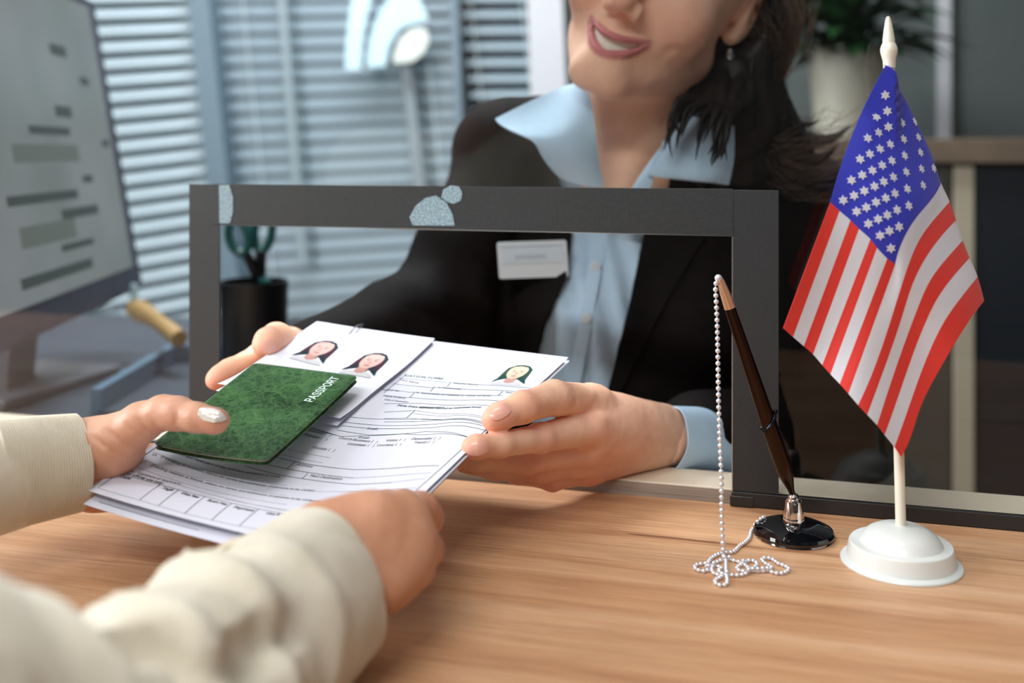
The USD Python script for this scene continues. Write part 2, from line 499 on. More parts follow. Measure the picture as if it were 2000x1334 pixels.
mat('green_leather', nodes={
    'tc': ('texture_coordinate', {}),
    'd': ('noise_texture', {'scale': 45, 'detail': 4, 'roughness': 0.6}), 'ad': ('mix', {'mix_type': 'linear_light', 'fac': 0.012}),
    'd2': ('noise_texture', {'scale': 260, 'detail': 3}), 'ad2': ('mix', {'mix_type': 'linear_light', 'fac': 0.0035}),
    'n1': ('noise_texture', {'scale': 26, 'detail': 5, 'roughness': 0.6}), 'n2': ('noise_texture', {'scale': 14, 'detail': 3, 'roughness': 0.5}),
    'v1': ('voronoi_texture', {'feature': 'distance_to_edge', 'scale': 62}), 'v2': ('voronoi_texture', {'feature': 'distance_to_edge', 'scale': 150}), 'v3': ('voronoi_texture', {'feature': 'distance_to_edge', 'scale': 480}),
    'r1': ('rgb_ramp', {'ramp': [(0.32, srgb(12, 36, 16)), (0.52, srgb(30, 66, 28)), (0.72, srgb(50, 88, 38))]}),
    'q1': ('rgb_ramp', {'ramp': [(0.0, (0.8, 0.8, 0.8)), (0.035, (0.4, 0.4, 0.4)), (0.13, (0, 0, 0))]}), 'q2': ('rgb_ramp', {'ramp': [(0.0, (0.55, 0.55, 0.55)), (0.04, (0.2, 0.2, 0.2)), (0.12, (0, 0, 0))]}), 'q3': ('rgb_ramp', {'ramp': [(0.0, (0.55, 0.55, 0.55)), (0.14, (0, 0, 0))]}),
    'k2': ('rgb_ramp', {'ramp': [(0.38, (0, 0, 0)), (0.62, (1, 1, 1))]}), 'w3': ('mix', {'mix_type': 'multiply', 'fac': 1.0}), 'k1': ('rgb_ramp', {'ramp': [(0.30, (0.15, 0.15, 0.15)), (0.7, (0.85, 0.85, 0.85))]}), 'w1': ('mix', {'mix_type': 'multiply', 'fac': 1.0}),
    'x1': ('mix', {'color2': srgb(84, 128, 66)}), 'x2': ('mix', {'color2': srgb(76, 124, 72)}), 'x3': ('mix', {'color2': srgb(98, 140, 98)}),
    's': ('mix', {'mix_type': 'add', 'fac': 1.0}), 'b': ('bump', {'strength': 0.35, 'distance': 0.0005}),
    'p': ('principled_bsdf', {'roughness': 0.3, 'specular_ior_level': 0.5})},
    links=[('tc.object', 'd.vector'), ('tc.object', 'd2.vector'), ('tc.object', 'ad.color1'), ('d.color', 'ad.color2'), ('ad.color', 'ad2.color1'), ('d2.color', 'ad2.color2'), ('tc.object', 'n1.vector'), ('tc.object', 'n2.vector'),
           ('ad2.color', 'v1.vector'), ('ad2.color', 'v2.vector'), ('ad2.color', 'v3.vector'), ('n1.fac', 'r1.fac'), ('v1.distance', 'q1.fac'), ('v2.distance', 'q2.fac'), ('v3.distance', 'q3.fac'),
           ('n2.fac', 'k2.fac'), ('n1.fac', 'k1.fac'), ('q3.color', 'w3.color1'), ('k2.color', 'w3.color2'), ('q1.color', 'w1.color1'), ('k1.color', 'w1.color2'),
           ('r1.color', 'x1.color1'), ('w1.color', 'x1.fac'), ('x1.color', 'x2.color1'), ('q2.color', 's.color1'), ('q2.color', 'x2.fac'), ('x2.color', 'x3.color1'), ('w3.color', 'x3.fac'), ('x3.color', 'p.base_color'),
           ('q1.color', 's.color2'), ('s.color', 'b.height'), ('b.normal', 'p.normal')])
mat('silver_print', srgb(205, 225, 222), 0.35)
mat('page_edges', srgb(215, 205, 190), 0.7)
for nm, col in (('flag_red', srgb(240, 66, 58)), ('flag_white', srgb(236, 238, 248)), ('flag_blue', srgb(58, 66, 206))):
    mat(nm, nodes={'d': ('principled_bsdf', {'base_color': col, 'roughness': 0.55, 'sheen_weight': 0.2}), 't': ('translucent_bsdf', {'color': col}), 'm': ('mix_closure', {'fac': 0.22}),
                   'tc': ('texture_coordinate', {}), 'n': ('noise_texture', {'scale': 900}), 'b': ('bump', {'strength': 0.08, 'distance': 0.0004})},
        links=[('d.BSDF', 'm.closure1'), ('t.BSDF', 'm.closure2'), ('tc.object', 'n.vector'), ('n.fac', 'b.height'), ('b.normal', 'd.normal')], surface='m.closure')
mat('white_plastic', srgb(226, 229, 227), 0.28, subsurface_weight=0.1, subsurface_scale=0.004)
mat('ivory_plastic', srgb(236, 231, 216), 0.35)
mat('black_gloss', srgb(8, 9, 13), 0.06, coat_weight=0.6, coat_roughness=0.03)
mat('chrome', srgb(225, 215, 210), 0.08, metallic=1.0)
mat('pen_bronze', srgb(48, 31, 20), 0.16, metallic=0.8)
mat('pen_copper', srgb(226, 178, 140), 0.25, metallic=0.6)
mat('pen_clip', srgb(28, 34, 44), 0.15, metallic=0.8)
mat('bead_steel', srgb(232, 232, 238), 0.3, metallic=0.55)
mat('wire_dark', srgb(60, 58, 60), 0.3, metallic=0.7)
mottled('cream_corduroy', srgb(206, 198, 179), srgb(216, 209, 193), 40, rough=0.85, bump=0.3, bscale=700, sheen_weight=0.3, sheen_roughness=0.4)
mottled('jacket_wool', srgb(15, 12, 12), srgb(23, 18, 17), 60, rough=0.8, bump=0.2, bscale=900, specular_ior_level=0.12)
mottled('jacket_lapel', srgb(14, 11, 11), srgb(21, 17, 16), 60, rough=0.75, bump=0.2, bscale=900, specular_ior_level=0.12)
mottled('shirt_blue', srgb(176, 206, 230), srgb(188, 216, 238), 30, rough=0.75, bump=0.15, bscale=900)
mat('button_pearl', srgb(205, 220, 232), 0.25)
skin('skin_clerk', None)
skin('skin_customer', None, 0.42)
mat('nail_nude', srgb(236, 178, 160), 0.22)
mat('nail_glitter', nodes={
    'tc': ('texture_coordinate', {}), 'v': ('voronoi_texture', {'scale': 1800}), 'r': ('rgb_ramp', {'ramp': [(0.0, srgb(196, 188, 178)), (0.5, srgb(240, 236, 230)), (1, srgb(255, 252, 246))]}),
    'p': ('principled_bsdf', {'roughness': 0.18, 'metallic': 0.35})}, links=[('tc.object', 'v.vector'), ('v.color', 'r.fac'), ('r.color', 'p.base_color')])
mat('teeth', srgb(238, 232, 218), 0.2)
mat('eye_white', srgb(235, 232, 228), 0.15)
mat('iris', srgb(60, 40, 28), 0.1)
mottled('hair_dark', srgb(16, 13, 13), srgb(34, 27, 25), 120, rough=0.5, stretch=(1, 1, 0.15), specular_ior_level=0.25)
mat('hair_strand', nodes={'h': ('principled_hair_bsdf', {'melanin': 0.93, 'melanin_redness': 0.4, 'roughness': 0.3, 'radial_roughness': 0.35})}, surface='h.BSDF')
mat('earring', srgb(200, 200, 205), 0.15, metallic=0.9)
mat('badge_plastic', srgb(214, 224, 232), 0.25)
mat('badge_print', srgb(180, 194, 208), 0.5)
mat('monitor_bezel', srgb(52, 44, 62), 0.4)
mat('monitor_plastic', srgb(88, 92, 100), 0.45)
mat('screen_lit', nodes={'tc': ('geometry', {}), 'n': ('noise_texture', {'scale': 4, 'detail': 2}), 'r': ('rgb_ramp', {'ramp': [(0.3, srgb(104, 112, 106)), (0.7, srgb(138, 140, 142))]}),
                         'p': ('principled_bsdf', {'roughness': 0.3, 'base_color': (0.02, 0.02, 0.02), 'emission_strength': 1.08})},
    links=[('tc.position', 'n.vector'), ('n.fac', 'r.fac'), ('r.color', 'p.emission_color')])
mat('screen_text', srgb(40, 44, 42), 0.5, emission_color=srgb(70, 78, 74), emission_strength=0.6)
mat('screen_green', srgb(60, 66, 60), 0.5, emission_color=srgb(104, 110, 104), emission_strength=0.75)
mottled('wall_grey', srgb(78, 86, 85), srgb(86, 93, 92), 3, rough=0.9)
mottled('wall_dark', srgb(66, 66, 66), srgb(74, 73, 72), 3, rough=0.9)
mottled('wall_white', srgb(205, 206, 206), srgb(212, 213, 213), 3, rough=0.9)
mottled('ceiling_white', srgb(222, 222, 220), srgb(228, 228, 226), 3, rough=0.9)
mottled('floor_grey', srgb(116, 112, 106), srgb(132, 128, 122), 14, rough=0.6)
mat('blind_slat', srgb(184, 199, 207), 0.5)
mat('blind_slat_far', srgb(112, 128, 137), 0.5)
mat('post_dark', srgb(96, 116, 128), 0.5)
mat('post_light', srgb(198, 206, 208), 0.5)
mat('tape_pale', srgb(130, 144, 150), 0.6)
mat('tape_grey', srgb(122, 132, 138), 0.6)
mat('column_white', srgb(188, 188, 194), 0.6)
mat('decal_blue', srgb(186, 212, 223), 0.45)
mat('decal_white', srgb(206, 211, 203), 0.45)
mottled('desk_grey', srgb(48, 58, 70), srgb(58, 67, 78), 6, rough=0.45)
mat('tray_blue', srgb(84, 114, 136), 0.3)
mat('cup_black', srgb(14, 14, 16), 0.35)
mat('scissor_teal', srgb(22, 78, 76), 0.35)
mat('steel', srgb(190, 195, 200), 0.25, metallic=0.9)
mottled('tan_wood', srgb(146, 116, 70), srgb(164, 134, 86), 60, rough=0.5, stretch=(1, 1, 0.2))
mat('planter_grey', srgb(178, 176, 162), 0.55)
mat('soil', srgb(48, 36, 28), 0.95)
mat('leaf_green', nodes={'i': ('geometry', {}), 'n': ('noise_texture', {'scale': 9}), 'r': ('rgb_ramp', {'ramp': [(0.3, srgb(8, 32, 14)), (0.7, srgb(26, 74, 30))]}), 'd': ('principled_bsdf', {'roughness': 0.4}),
                         't': ('translucent_bsdf', {'color': srgb(40, 100, 40)}), 'm': ('mix_closure', {'fac': 0.2})},
    links=[('i.position', 'n.vector'), ('n.fac', 'r.fac'), ('r.color', 'd.base_color'), ('d.BSDF', 'm.closure1'), ('t.BSDF', 'm.closure2')], surface='m.closure')
mottled('brown_top', srgb(98, 82, 68), srgb(120, 102, 86), 12, rough=0.5, stretch=(1, 8, 1))
mat('cabinet_olive', srgb(66, 63, 56), 0.5)
mat('cabinet_navy', srgb(22, 26, 34), 0.4)
mat('cabinet_beige', srgb(176, 164, 144), 0.55)
mat('handle_steel', srgb(200, 200, 200), 0.2, metallic=0.9)

# ---------------------------------------------------------------- the setting
YB = 1.75                                                   # back wall of the clerk's side
struct('floor', box((-2.6, -2.6, -0.05), (2.2, YB + 0.1, 0)), MAT['floor_grey'])
struct('ceiling', box((-2.6, -2.6, 2.72), (2.2, YB + 0.1, 2.78)), MAT['ceiling_white'])
struct('wall_back', box((-2.6, YB, 0), (2.2, YB + 0.08, 2.72)), MAT['wall_grey'])
struct('wall_right', box((2.1, -2.6, 0), (2.2, YB, 2.72)), MAT['wall_grey'])
struct('wall_front', box((-2.6, -2.6, 0), (2.1, -2.5, 2.72)), MAT['wall_dark'])
wl = MAT['wall_grey']
struct('wall_left', cat([box((-2.6, -2.5, 0), (-2.5, -1.5, 2.72)), box((-2.6, 0.5, 0), (-2.5, YB, 2.72)), box((-2.6, -1.5, 0), (-2.5, 0.5, 0.9)), box((-2.6, -1.5, 2.35), (-2.5, 0.5, 2.72))]), wl)
w1 = struct('window_1', cat([box((-2.58, -1.5, 0.9), (-2.52, 0.5, 0.95)), box((-2.58, -1.5, 2.3), (-2.52, 0.5, 2.35)), box((-2.58, -1.5, 0.95), (-2.52, -1.45, 2.3)), box((-2.58, 0.45, 0.95), (-2.52, 0.5, 2.3)), box((-2.58, -0.53, 0.95), (-2.52, -0.47, 2.3))]), MAT['column_white'])
obj('window_glass', box((-2.555, -1.45, 0.95), (-2.549, -0.53, 2.3)), MAT['glass_pane'], w1)
obj('window_glass', box((-2.555, -0.47, 0.95), (-2.549, 0.45, 2.3)), MAT['glass_pane'], w1)

# glazed partition with blinds in front of the back wall: white panel behind, posts, slats, a decal
YP = 1.42
pa = on_y(186, 0, YP)[0] - 0.9
struct('wall_partition', box((pa, YP + 0.10, 0), (on_y(1040, 100, YP)[0], YP + 0.13, 2.4)), MAT['wall_grey'])
for (x0, x1, xb0, xb1, m_) in ((378, 420, 418, 462, 'post_dark'), (887, 901, 903, 917, 'post_dark'), (1036, 1104, 1052, 1120, 'column_white')):
    a0, b0, a1, b1 = on_y(x0, 0, YP), on_y(x1, 0, YP), on_y(xb0, 380, YP), on_y(xb1, 380, YP)
    s = (a1 - a0) / (a0[2] - a1[2])
    pts = []
    for z in (2.4, 0.02):
        for c in (a0, b0):
            p = c + s * (c[2] - z)
            pts += [(p[0], YP - 0.03, z), (p[0], YP + 0.05, z)]
    struct('trim_1', trimesh.convex.convex_hull(np.array(pts)), MAT[m_])


def slat_blind(x0, x1, slope, lean, ys, tilt, mname, label, sw=0.060):
    t = thing('venetian_blind', label, 'blind', group=None)
    for k, y in enumerate(ys):
        dx = lean * (y - 20)
        a, b = on_y(x0 + dx, y + slope(y) * 0, YP + 0.02), on_y(x1 + dx, y + slope(y) * (x1 - x0), YP + 0.02)
        d = (b - a) / np.linalg.norm(b - a)
        n = np.array([0, 1.0, 0])
        n = n * math.cos(tilt) + UP * math.sin(tilt)
        w = np.cross(d, n)
        w /= np.linalg.norm(w)
        q = []
        for e in (a, b):
            for u, bow in ((-0.5, 0), (0, 0.0022), (0.5, 0)):
                q.append(e + n * u * sw + w * bow)
        q = np.array(q).reshape(2, 3, 3)
        v, f = solid_sheet(q, 0.0009)
        obj('slat', (v, f), MAT[mname], t)
    for xx in (x0 + 0.12 * (x1 - x0), x1 - 0.12 * (x1 - x0)):
        p0, p1 = on_y(xx + lean * (ys[0] - 20), ys[0], YP + 0.0), on_y(xx + lean * (ys[-1] - 20), ys[-1], YP + 0.0)
        obj('ladder_cord', tube([p0, p1], 0.0012, 6), MAT['post_light'], t)
    return t


sl = lambda y: -0.04 - 0.00028 * (y - 30)
slat_blind(120, 386, sl, 0.105, np.arange(-75, 720, 33.0), 0.72, 'blind_slat', 'venetian blind with bright pale slats beside the monitor, left of the dark post')
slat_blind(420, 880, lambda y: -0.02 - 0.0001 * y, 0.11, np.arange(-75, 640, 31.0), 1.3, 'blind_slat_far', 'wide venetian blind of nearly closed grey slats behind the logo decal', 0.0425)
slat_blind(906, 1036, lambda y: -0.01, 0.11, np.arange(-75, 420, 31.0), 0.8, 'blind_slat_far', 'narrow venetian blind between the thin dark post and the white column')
for x0, x1, y0, y1, w in ((546, 592, -60, 520, 17), (790, 842, 100, 560, 22)):
    t = tag(obj('blind_tape', beam(on_y(x0, y0, YP - 0.012), on_y(x1, y1, YP - 0.012), w / F * 2.3, 0.004, np.array([0, 1.0, 0])), MAT['tape_pale' if x0 < 600 else 'tape_grey']),
            'pale vertical strip over the closed blind, ' + ('left of' if x0 < 600 else 'below') + ' the logo decal', 'strip')

# pale decal of concentric arcs on the partition
dec = thing('logo_decal', 'pale blue decal of concentric arcs around a cream quarter disc on the partition', 'decal')
yd = YP - 0.04
arc = lambda cx, cy, rx, ry, a0, a1, n=14: [(cx + rx * math.cos(t), cy - ry * math.sin(t)) for t in np.radians(np.linspace(a0, a1, n))]
obj('outer_arc', extrude_px([(675, 137), (677, 90), (682, 40), (690, -15), (702, -60), (742, -60), (728, -10), (718, 30), (710, 75), (706, 136)], yd, 0.003), MAT['decal_blue'], dec)
obj('middle_arc', extrude_px([(717, 132), (720, 95), (727, 62), (740, 28), (756, 2), (775, -28), (806, -28), (824, 8), (838, 39), (818, 43), (792, 50), (772, 68), (760, 95), (754, 130)], yd, 0.003), MAT['decal_blue'], dec)
obj('quarter_disc', extrude_px([(768, 124), (772, 98), (782, 76), (800, 58), (822, 53), (836, 62), (838, 82), (828, 103), (808, 120)], yd, 0.003), MAT['decal_white'], dec)

# ---------------------------------------------------------------- counter, ledge and teller's screen
XL, XR = -1.35, 1.25
ct = struct('trim_counter', box((XL, -0.66, ZC - 0.03), (XR, 0.003, ZC), 0.002), MAT['oak_laminate'])
ct.SetCustomDataByKey('label', 'oak laminate customer counter top with long grain')
struct('wall_counter', box((XL, -0.50, 0), (XR, -0.48, ZC - 0.03)), MAT['cabinet_beige'])
ZL = ZC + 0.011
led = struct('trim_ledge', box((XL, 0.0045, ZL - 0.09), (XR, 0.047, ZL), 0.0012), MAT['cream_laminate'])
obj('edge_band', box((XL, 0.0032, ZL - 0.09), (XR, 0.0046, ZL - 0.0012)), MAT['grey_wood_edge'], led)

gs = thing('teller_screen', 'clear glass teller screen with a black taped frame around its pass-through opening', 'screen')
P = lambda a, b: on_y(a, b, -0.0025)
xl0, xl1, xr0, xr1 = P(370, 500)[0], P(429, 500)[0], P(1431, 700)[0], P(1521, 700)[0]
zb, zt = P(1431, 458)[2], P(1431, 369)[2]
pane = sg.Polygon([(XL, ZC), (xl1, ZC), (xl1, zb), (xr0, zb), (xr0, ZC), (XR, ZC), (XR, ZC + 0.85), (XL, ZC + 0.85)])
m = trimesh.creation.extrude_polygon(pane, 0.004, engine='earcut')
v = m.vertices.copy()
m.vertices = np.stack([v[:, 0], 0.002 - v[:, 2], v[:, 1] + 0.0003], 1)
m.fix_normals()
obj('glass_pane', m, MAT['glass_pane'], gs, smooth=False)
yf = -0.0021
obj('frame_strip', box((xl0, yf - 0.0012, ZC + 0.001), (xl1 + 0.0005, yf, zt - 0.0005), 0.0004), MAT['black_film'], gs, label='left upright of the black frame')
obj('frame_strip', box((xl0 + 0.024, yf - 0.0017, zb - 0.0008), (xr0 + 0.0005, yf - 0.0004, zt), 0.0004), MAT['black_film'], gs, label='top bar of the black frame')
obj('frame_strip', box((xr0, yf - 0.0014, ZC + 0.012), (xr1, yf, zt - 0.0007), 0.0004), MAT['black_film'], gs, label='right upright of the black frame')
obj('bottom_strip', box((xr0 - 0.0008, yf - 0.0016, ZC + 0.0006), (XR, yf + 0.0042, ZC + 0.0112), 0.0005), MAT['black_strip'], gs)
obj('bottom_strip', box((XL, yf - 0.0016, ZC + 0.0006), (xl0 + 0.02, yf + 0.0042, ZC + 0.0112), 0.0005), MAT['black_strip'], gs)
c0, c1 = P(1426, 975)[0], P(1472, 975)[0]
obj('corner_foot', box((c0, yf - 0.0030, ZC + 0.0006), (c1, yf - 0.0012, ZC + 0.0085), 0.0006), MAT['black_strip'], gs)
edge = MAT['steel']
obj('glass_edge', box((xl1, -0.0030, zb - 0.0014), (xr0 + 0.0004, 0.002, zb - 0.0008)), edge, gs)
obj('glass_edge', box((xr0 - 0.0007, -0.0030, ZC + 0.01), (xr0, 0.002, zb - 0.0008)), edge, gs)
ys_ = yf - 0.0018  # the two pale blue patches below are reflections painted as thin coloured pieces
tag(obj('painted_reflection', cat([extrude_px([(800, 424), (812, 402), (832, 386), (852, 382), (872, 396), (884, 418), (888, 441), (806, 440)], ys_, 0.0003),
                              extrude_px([(862, 385), (866, 370), (880, 362), (896, 364), (903, 376), (900, 392), (886, 398), (872, 394)], ys_, 0.0003)]), MAT['reflection_tint']),
    'sparkling pale blue painted reflection on the top bar of the black frame', 'sticker')
tag(obj('painted_reflection', extrude_px([(429, 436), (428, 362), (448, 361), (455, 385), (455, 415), (449, 436)], ys_, 0.0003), MAT['reflection_tint']),
    'thin pale blue painted reflection at the top left corner of the black frame', 'sticker')

# ---------------------------------------------------------------- behind the screen, left: desk, monitor, tray, cup
ZD = 0.728
dk = thing('office_desk', 'grey office desk top behind the teller screen', 'desk')
obj('desk_top', box((XL, 0.0475, ZD - 0.03), (-0.46, 0.86, ZD), 0.002), MAT['desk_grey'], dk)
obj('desk_top', box((-0.46, 0.0475, ZD - 0.03), (0.16, 0.115, ZD), 0.002), MAT['desk_grey'], dk)
for x in (XL + 0.05, 0.12):
    obj('desk_panel', box((x - 0.015, 0.05, 0), (x + 0.015, 0.8 if x < 0 else 0.11, ZD - 0.03)), MAT['desk_grey'], dk)

mo = thing('monitor', 'computer monitor seen from the side showing a grey document page', 'monitor')
br, bl, tr = at(280, 560, 1.61), at(-15, 697, 1.06), at(186, 4, 1.61)
ex = (br - bl) / np.linalg.norm(br - bl)
ey = tr - br
ey -= ex * (ey @ ex)
hh = np.linalg.norm(ey)
ey /= hh
en = np.cross(ex, ey)                                       # away from the screen side?
if en @ (CAM - br) < 0:
    en = -en
ww = np.linalg.norm(br - bl)


def slab(u0, u1, v0, v1, n0, n1):
    return trimesh.convex.convex_hull(np.array([bl + ex * u + ey * v_ + en * n for u in (u0, u1) for v_ in (v0, v1) for n in (n0, n1)]))


obj('housing', slab(0, ww, 0, hh, -0.03, -0.001), MAT['monitor_bezel'], mo)
scr = obj('display', slab(0.012, ww - 0.036, 0.036, hh - 0.014, -0.002, 0.0006), MAT['screen_lit'], mo)
for u0, u1, v0, v1, m_ in ((0.30, 0.36, .26, .275, 'screen_text'), (.42, .455, .31, .322, 'screen_text'), (.36, .40, .17, .18, 'screen_text'), (.10, .34, .055, .068, 'screen_text'), (.12, .30, .10, .125, 'screen_green'),
                           (.10, .33, .15, .162, 'screen_text'), (.14, .36, .20, .222, 'screen_green'), (.20, .34, .235, .246, 'screen_text'), (.32, .38, .345, .36, 'screen_text'), (.47, .50, .22, .231, 'screen_text'), (.05, .25, hh - .036, hh - .014, 'screen_text'), (.26, .40, .125, .138, 'screen_text'), (.24, .36, .085, .094, 'screen_text')):
    obj('screen_line', slab(u0, u1, v0, v1, 0.0004, 0.001), MAT[m_], scr)
cb = bl + ex * ww * 0.5
obj('stand', beam((cb - en * 0.09) * [1, 1, 0] + UP * (ZD + 0.005), cb - en * 0.045 + ey * 0.15, 0.09, 0.02, en), MAT['monitor_plastic'], mo)
sb = (cb - en * 0.02) * [1, 1, 0]
obj('stand_foot', box(sb + [-0.18, -0.11, ZD], sb + [0.0, 0.11, ZD + 0.012], 0.004), MAT['monitor_plastic'], mo)

tr_ = thing('document_tray', 'pale blue plastic document tray on the desk below the monitor', 'tray')
tz = ZD
rim = 0.03
ta, tb = on_z(188, 760, tz + rim) - UP * rim * .5, on_z(338, 672, tz + rim) - UP * rim * .5
tw = np.array([0.115, 0.03, 0])
obj('tray_base', beam(ta + tw * .5 - UP * rim * .43, tb + tw * .5 - UP * rim * .43, 0.115, 0.003, UP), MAT['desk_grey'], tr_)
obj('tray_rim', beam(ta, tb, 0.012, rim, UP), MAT['tray_blue'], tr_)
obj('tray_rim', beam(ta + tw, tb + tw, 0.012, rim, UP), MAT['tray_blue'], tr_)
obj('tray_rim', beam(tb, tb + tw, 0.012, rim, UP), MAT['tray_blue'], tr_)

# tan wooden stick
a, b = at(262, 602, 1.52), at(350, 662, 1.40)
st = thing('wooden_handle', 'tan wooden handle with a pale tip leaning beside the monitor foot', 'handle')
obj('shaft', tube(smooth_path([a, a * .6 + b * .4 + UP * 0.004, b], 14), np.interp(np.linspace(0, 1, 14), [0, .15, .5, 1], [0.013, 0.016, 0.011, 0.012]), 16), MAT['tan_wood'], st)
obj('tip', tube([a + UP * 0.005, a + UP * 0.035], [0.007, 0.005], 12), MAT['decal_blue'], st)

# pen cup with scissors
cc = at(496, 590, 1.32)
cup = thing('pencil_cup', 'black pencil cup on the desk seen through the opening', 'cup')
z0 = ZD
zr = at(500, 548, 1.32)[2]
obj('cup_wall', lathe([(0.0, z0), (0.040, z0), (0.043, zr), (0.040, zr), (0.037, z0 + 0.005), (0, z0 + 0.005)], 40, at_=(cc[0], cc[1], 0)), MAT['cup_black'], cup)
obj('cup_block', box((cc[0] + 0.03, cc[1] - 0.03, z0), (cc[0] + 0.10, cc[1] + 0.05, zr - 0.055), 0.004), MAT['cup_black'], cup)
sc = thing('scissors', 'scissors with teal handles standing in the black pencil cup', 'scissors')


def ring_px(cx, cy, rx, ry, D, r, rot=0.0):
    th = np.linspace(0, 2 * np.pi, 33)
    x, y = rx * np.cos(th), ry * np.sin(th)
    return tube([at(cx + a * math.cos(rot) - b * math.sin(rot), cy + a * math.sin(rot) + b * math.cos(rot), D) for a, b in zip(x, y)], r, 10)


obj('handle_loop', ring_px(466, 462, 19, 33, 1.30, 0.0055, -0.25), MAT['scissor_teal'], sc)
obj('handle_loop', ring_px(514, 450, 17, 40, 1.31, 0.0055, 0.1), MAT['scissor_teal'], sc)
obj('blade', tube([at(480, 495, 1.30), at(506, 545, 1.31), at(512, 640, 1.32)], [0.006, 0.007, 0.003], 10), MAT['cup_black'], sc)
obj('blade', tube([at(510, 490, 1.31), at(508, 545, 1.318), at(500, 640, 1.325)], [0.007, 0.007, 0.003], 10), MAT['cup_black'], sc)
pn = thing('green_pen', 'short dark green pen poking from the pencil cup rim', 'pen')
obj('pen_barrel', tube([at(517, 545, 1.30), at(515, 600, 1.31)], [0.008, 0.008], 12), MAT['scissor_teal'], pn)

# ---------------------------------------------------------------- behind the screen, right: cabinets, planter
YC = 1.25
cab = thing('low_cabinet', 'low cabinet with a brown top and dark doors behind the clerk', 'cabinet')
cx0, cx1, cx2, cx3 = on_y(1500, 300, YC)[0], on_y(1862, 700, YC)[0], on_y(1902, 700, YC)[0], 2.0
zt_ = on_y(1800, 318, YC)[2]
obj('cabinet_top', box((cx0 - 0.3, YC - 0.02, zt_), (cx3, YB - 0.02, zt_ + 0.045), 0.003), MAT['brown_top'], cab)
obj('cabinet_body', box((cx0 - 0.3, YC + 0.02, 0.0), (cx3, YB - 0.02, zt_)), MAT['cabinet_olive'], cab)
obj('cabinet_door', box((cx0 - 0.28, YC, 0.06), (cx1 - 0.004, YC + 0.02, zt_ - 0.004), 0.002), MAT['cabinet_olive'], cab, label='olive grey cabinet door')
obj('cabinet_post', box((cx1, YC - 0.005, 0.0), (cx2, YC + 0.02, zt_ - 0.004), 0.002), MAT['cabinet_beige'], cab, label='beige upright between the doors')
obj('cabinet_door', box((cx2 + 0.004, YC, 0.06), (cx3, YC + 0.02, zt_ - 0.004), 0.002), MAT['cabinet_navy'], cab, label='dark navy cabinet door')
hk = on_y(1616, 917, YC)
obj('door_handle', tube([on_y(1601, 800, YC - 0.02), on_y(1606, 850, YC - 0.025), on_y(1603, 856, YC)], 0.004, 10), MAT['handle_steel'], cab)
obj('door_knob', lathe([(0, 0), (0.006, 0), (0.010, 0.012), (0.006, 0.02), (0, 0.02)], 20, axis=(0, -1, 0), at_=hk), MAT['handle_steel'], cab)

pp = on_y(1655, 280, YC + 0.16)
zt2 = zt_ + 0.045
pl = thing('potted_plant', 'green leafy plant in a grey planter on the brown cabinet top', 'plant')
hp = on_y(1650, 95, YC + 0.16)[2] - zt2
rp = 75 / F * 2.1
obj('planter', lathe([(0, 0), (rp * .82, 0), (rp * 1.0, hp), (rp * .93, hp), (rp * .9, hp - 0.03), (0, hp - 0.03)], 48, at_=(pp[0], pp[1], zt2)), MAT['planter_grey'], pl)
obj('soil', lathe([(0, hp - 0.03), (rp * .9, hp - 0.03), (0, hp - 0.022)], 24, at_=(pp[0], pp[1], zt2)), MAT['soil'], pl)
lr = np.random.default_rng(3)
base = np.array([pp[0], pp[1], zt2 + hp - 0.02])
for k in range(190):
    th, el = lr.uniform(0, 2 * np.pi), lr.uniform(0.1, 1.35)
    d = np.array([math.cos(th) * math.cos(el), math.sin(th) * math.cos(el), math.sin(el)])
    L, W = lr.uniform(0.09, 0.14), lr.uniform(0.04, 0.06)
    p0 = base + d * lr.uniform(0.0, 0.22) * [0.7, 0.7, 1.3]
    s = np.cross(d, UP)
    s /= np.linalg.norm(s)
    n = np.cross(s, d)
    g = []
    for u in np.linspace(0, 1, 6):
        wv = W * math.sin(math.pi * (0.06 + 0.94 * u) ** 0.8) * 0.5 + 0.001
        c = p0 + d * L * u - UP * 0.05 * u * u
        g.append([c - s * wv + n * wv * 0.3, c, c + s * wv + n * wv * 0.3])
    obj('leaf', solid_sheet(np.array(g), 0.0006), MAT['leaf_green'], pl)
for k in range(9):
    th = k / 9 * 2 * np.pi
    obj('stem', tube(smooth_path([base, base + [math.cos(th) * .03, math.sin(th) * .03, .12], base + [math.cos(th) * .09, math.sin(th) * .09, .28]], 8), 0.003, 6), MAT['leaf_green'], pl)
cu0, cu1 = on_y(1832, 100, YB - 0.02)[0], on_y(1858, 100, YB - 0.02)[0]
struct('trim_2', box((cu0, YB - 0.02, 0), (cu1, YB, 2.7)), MAT['column_white'])

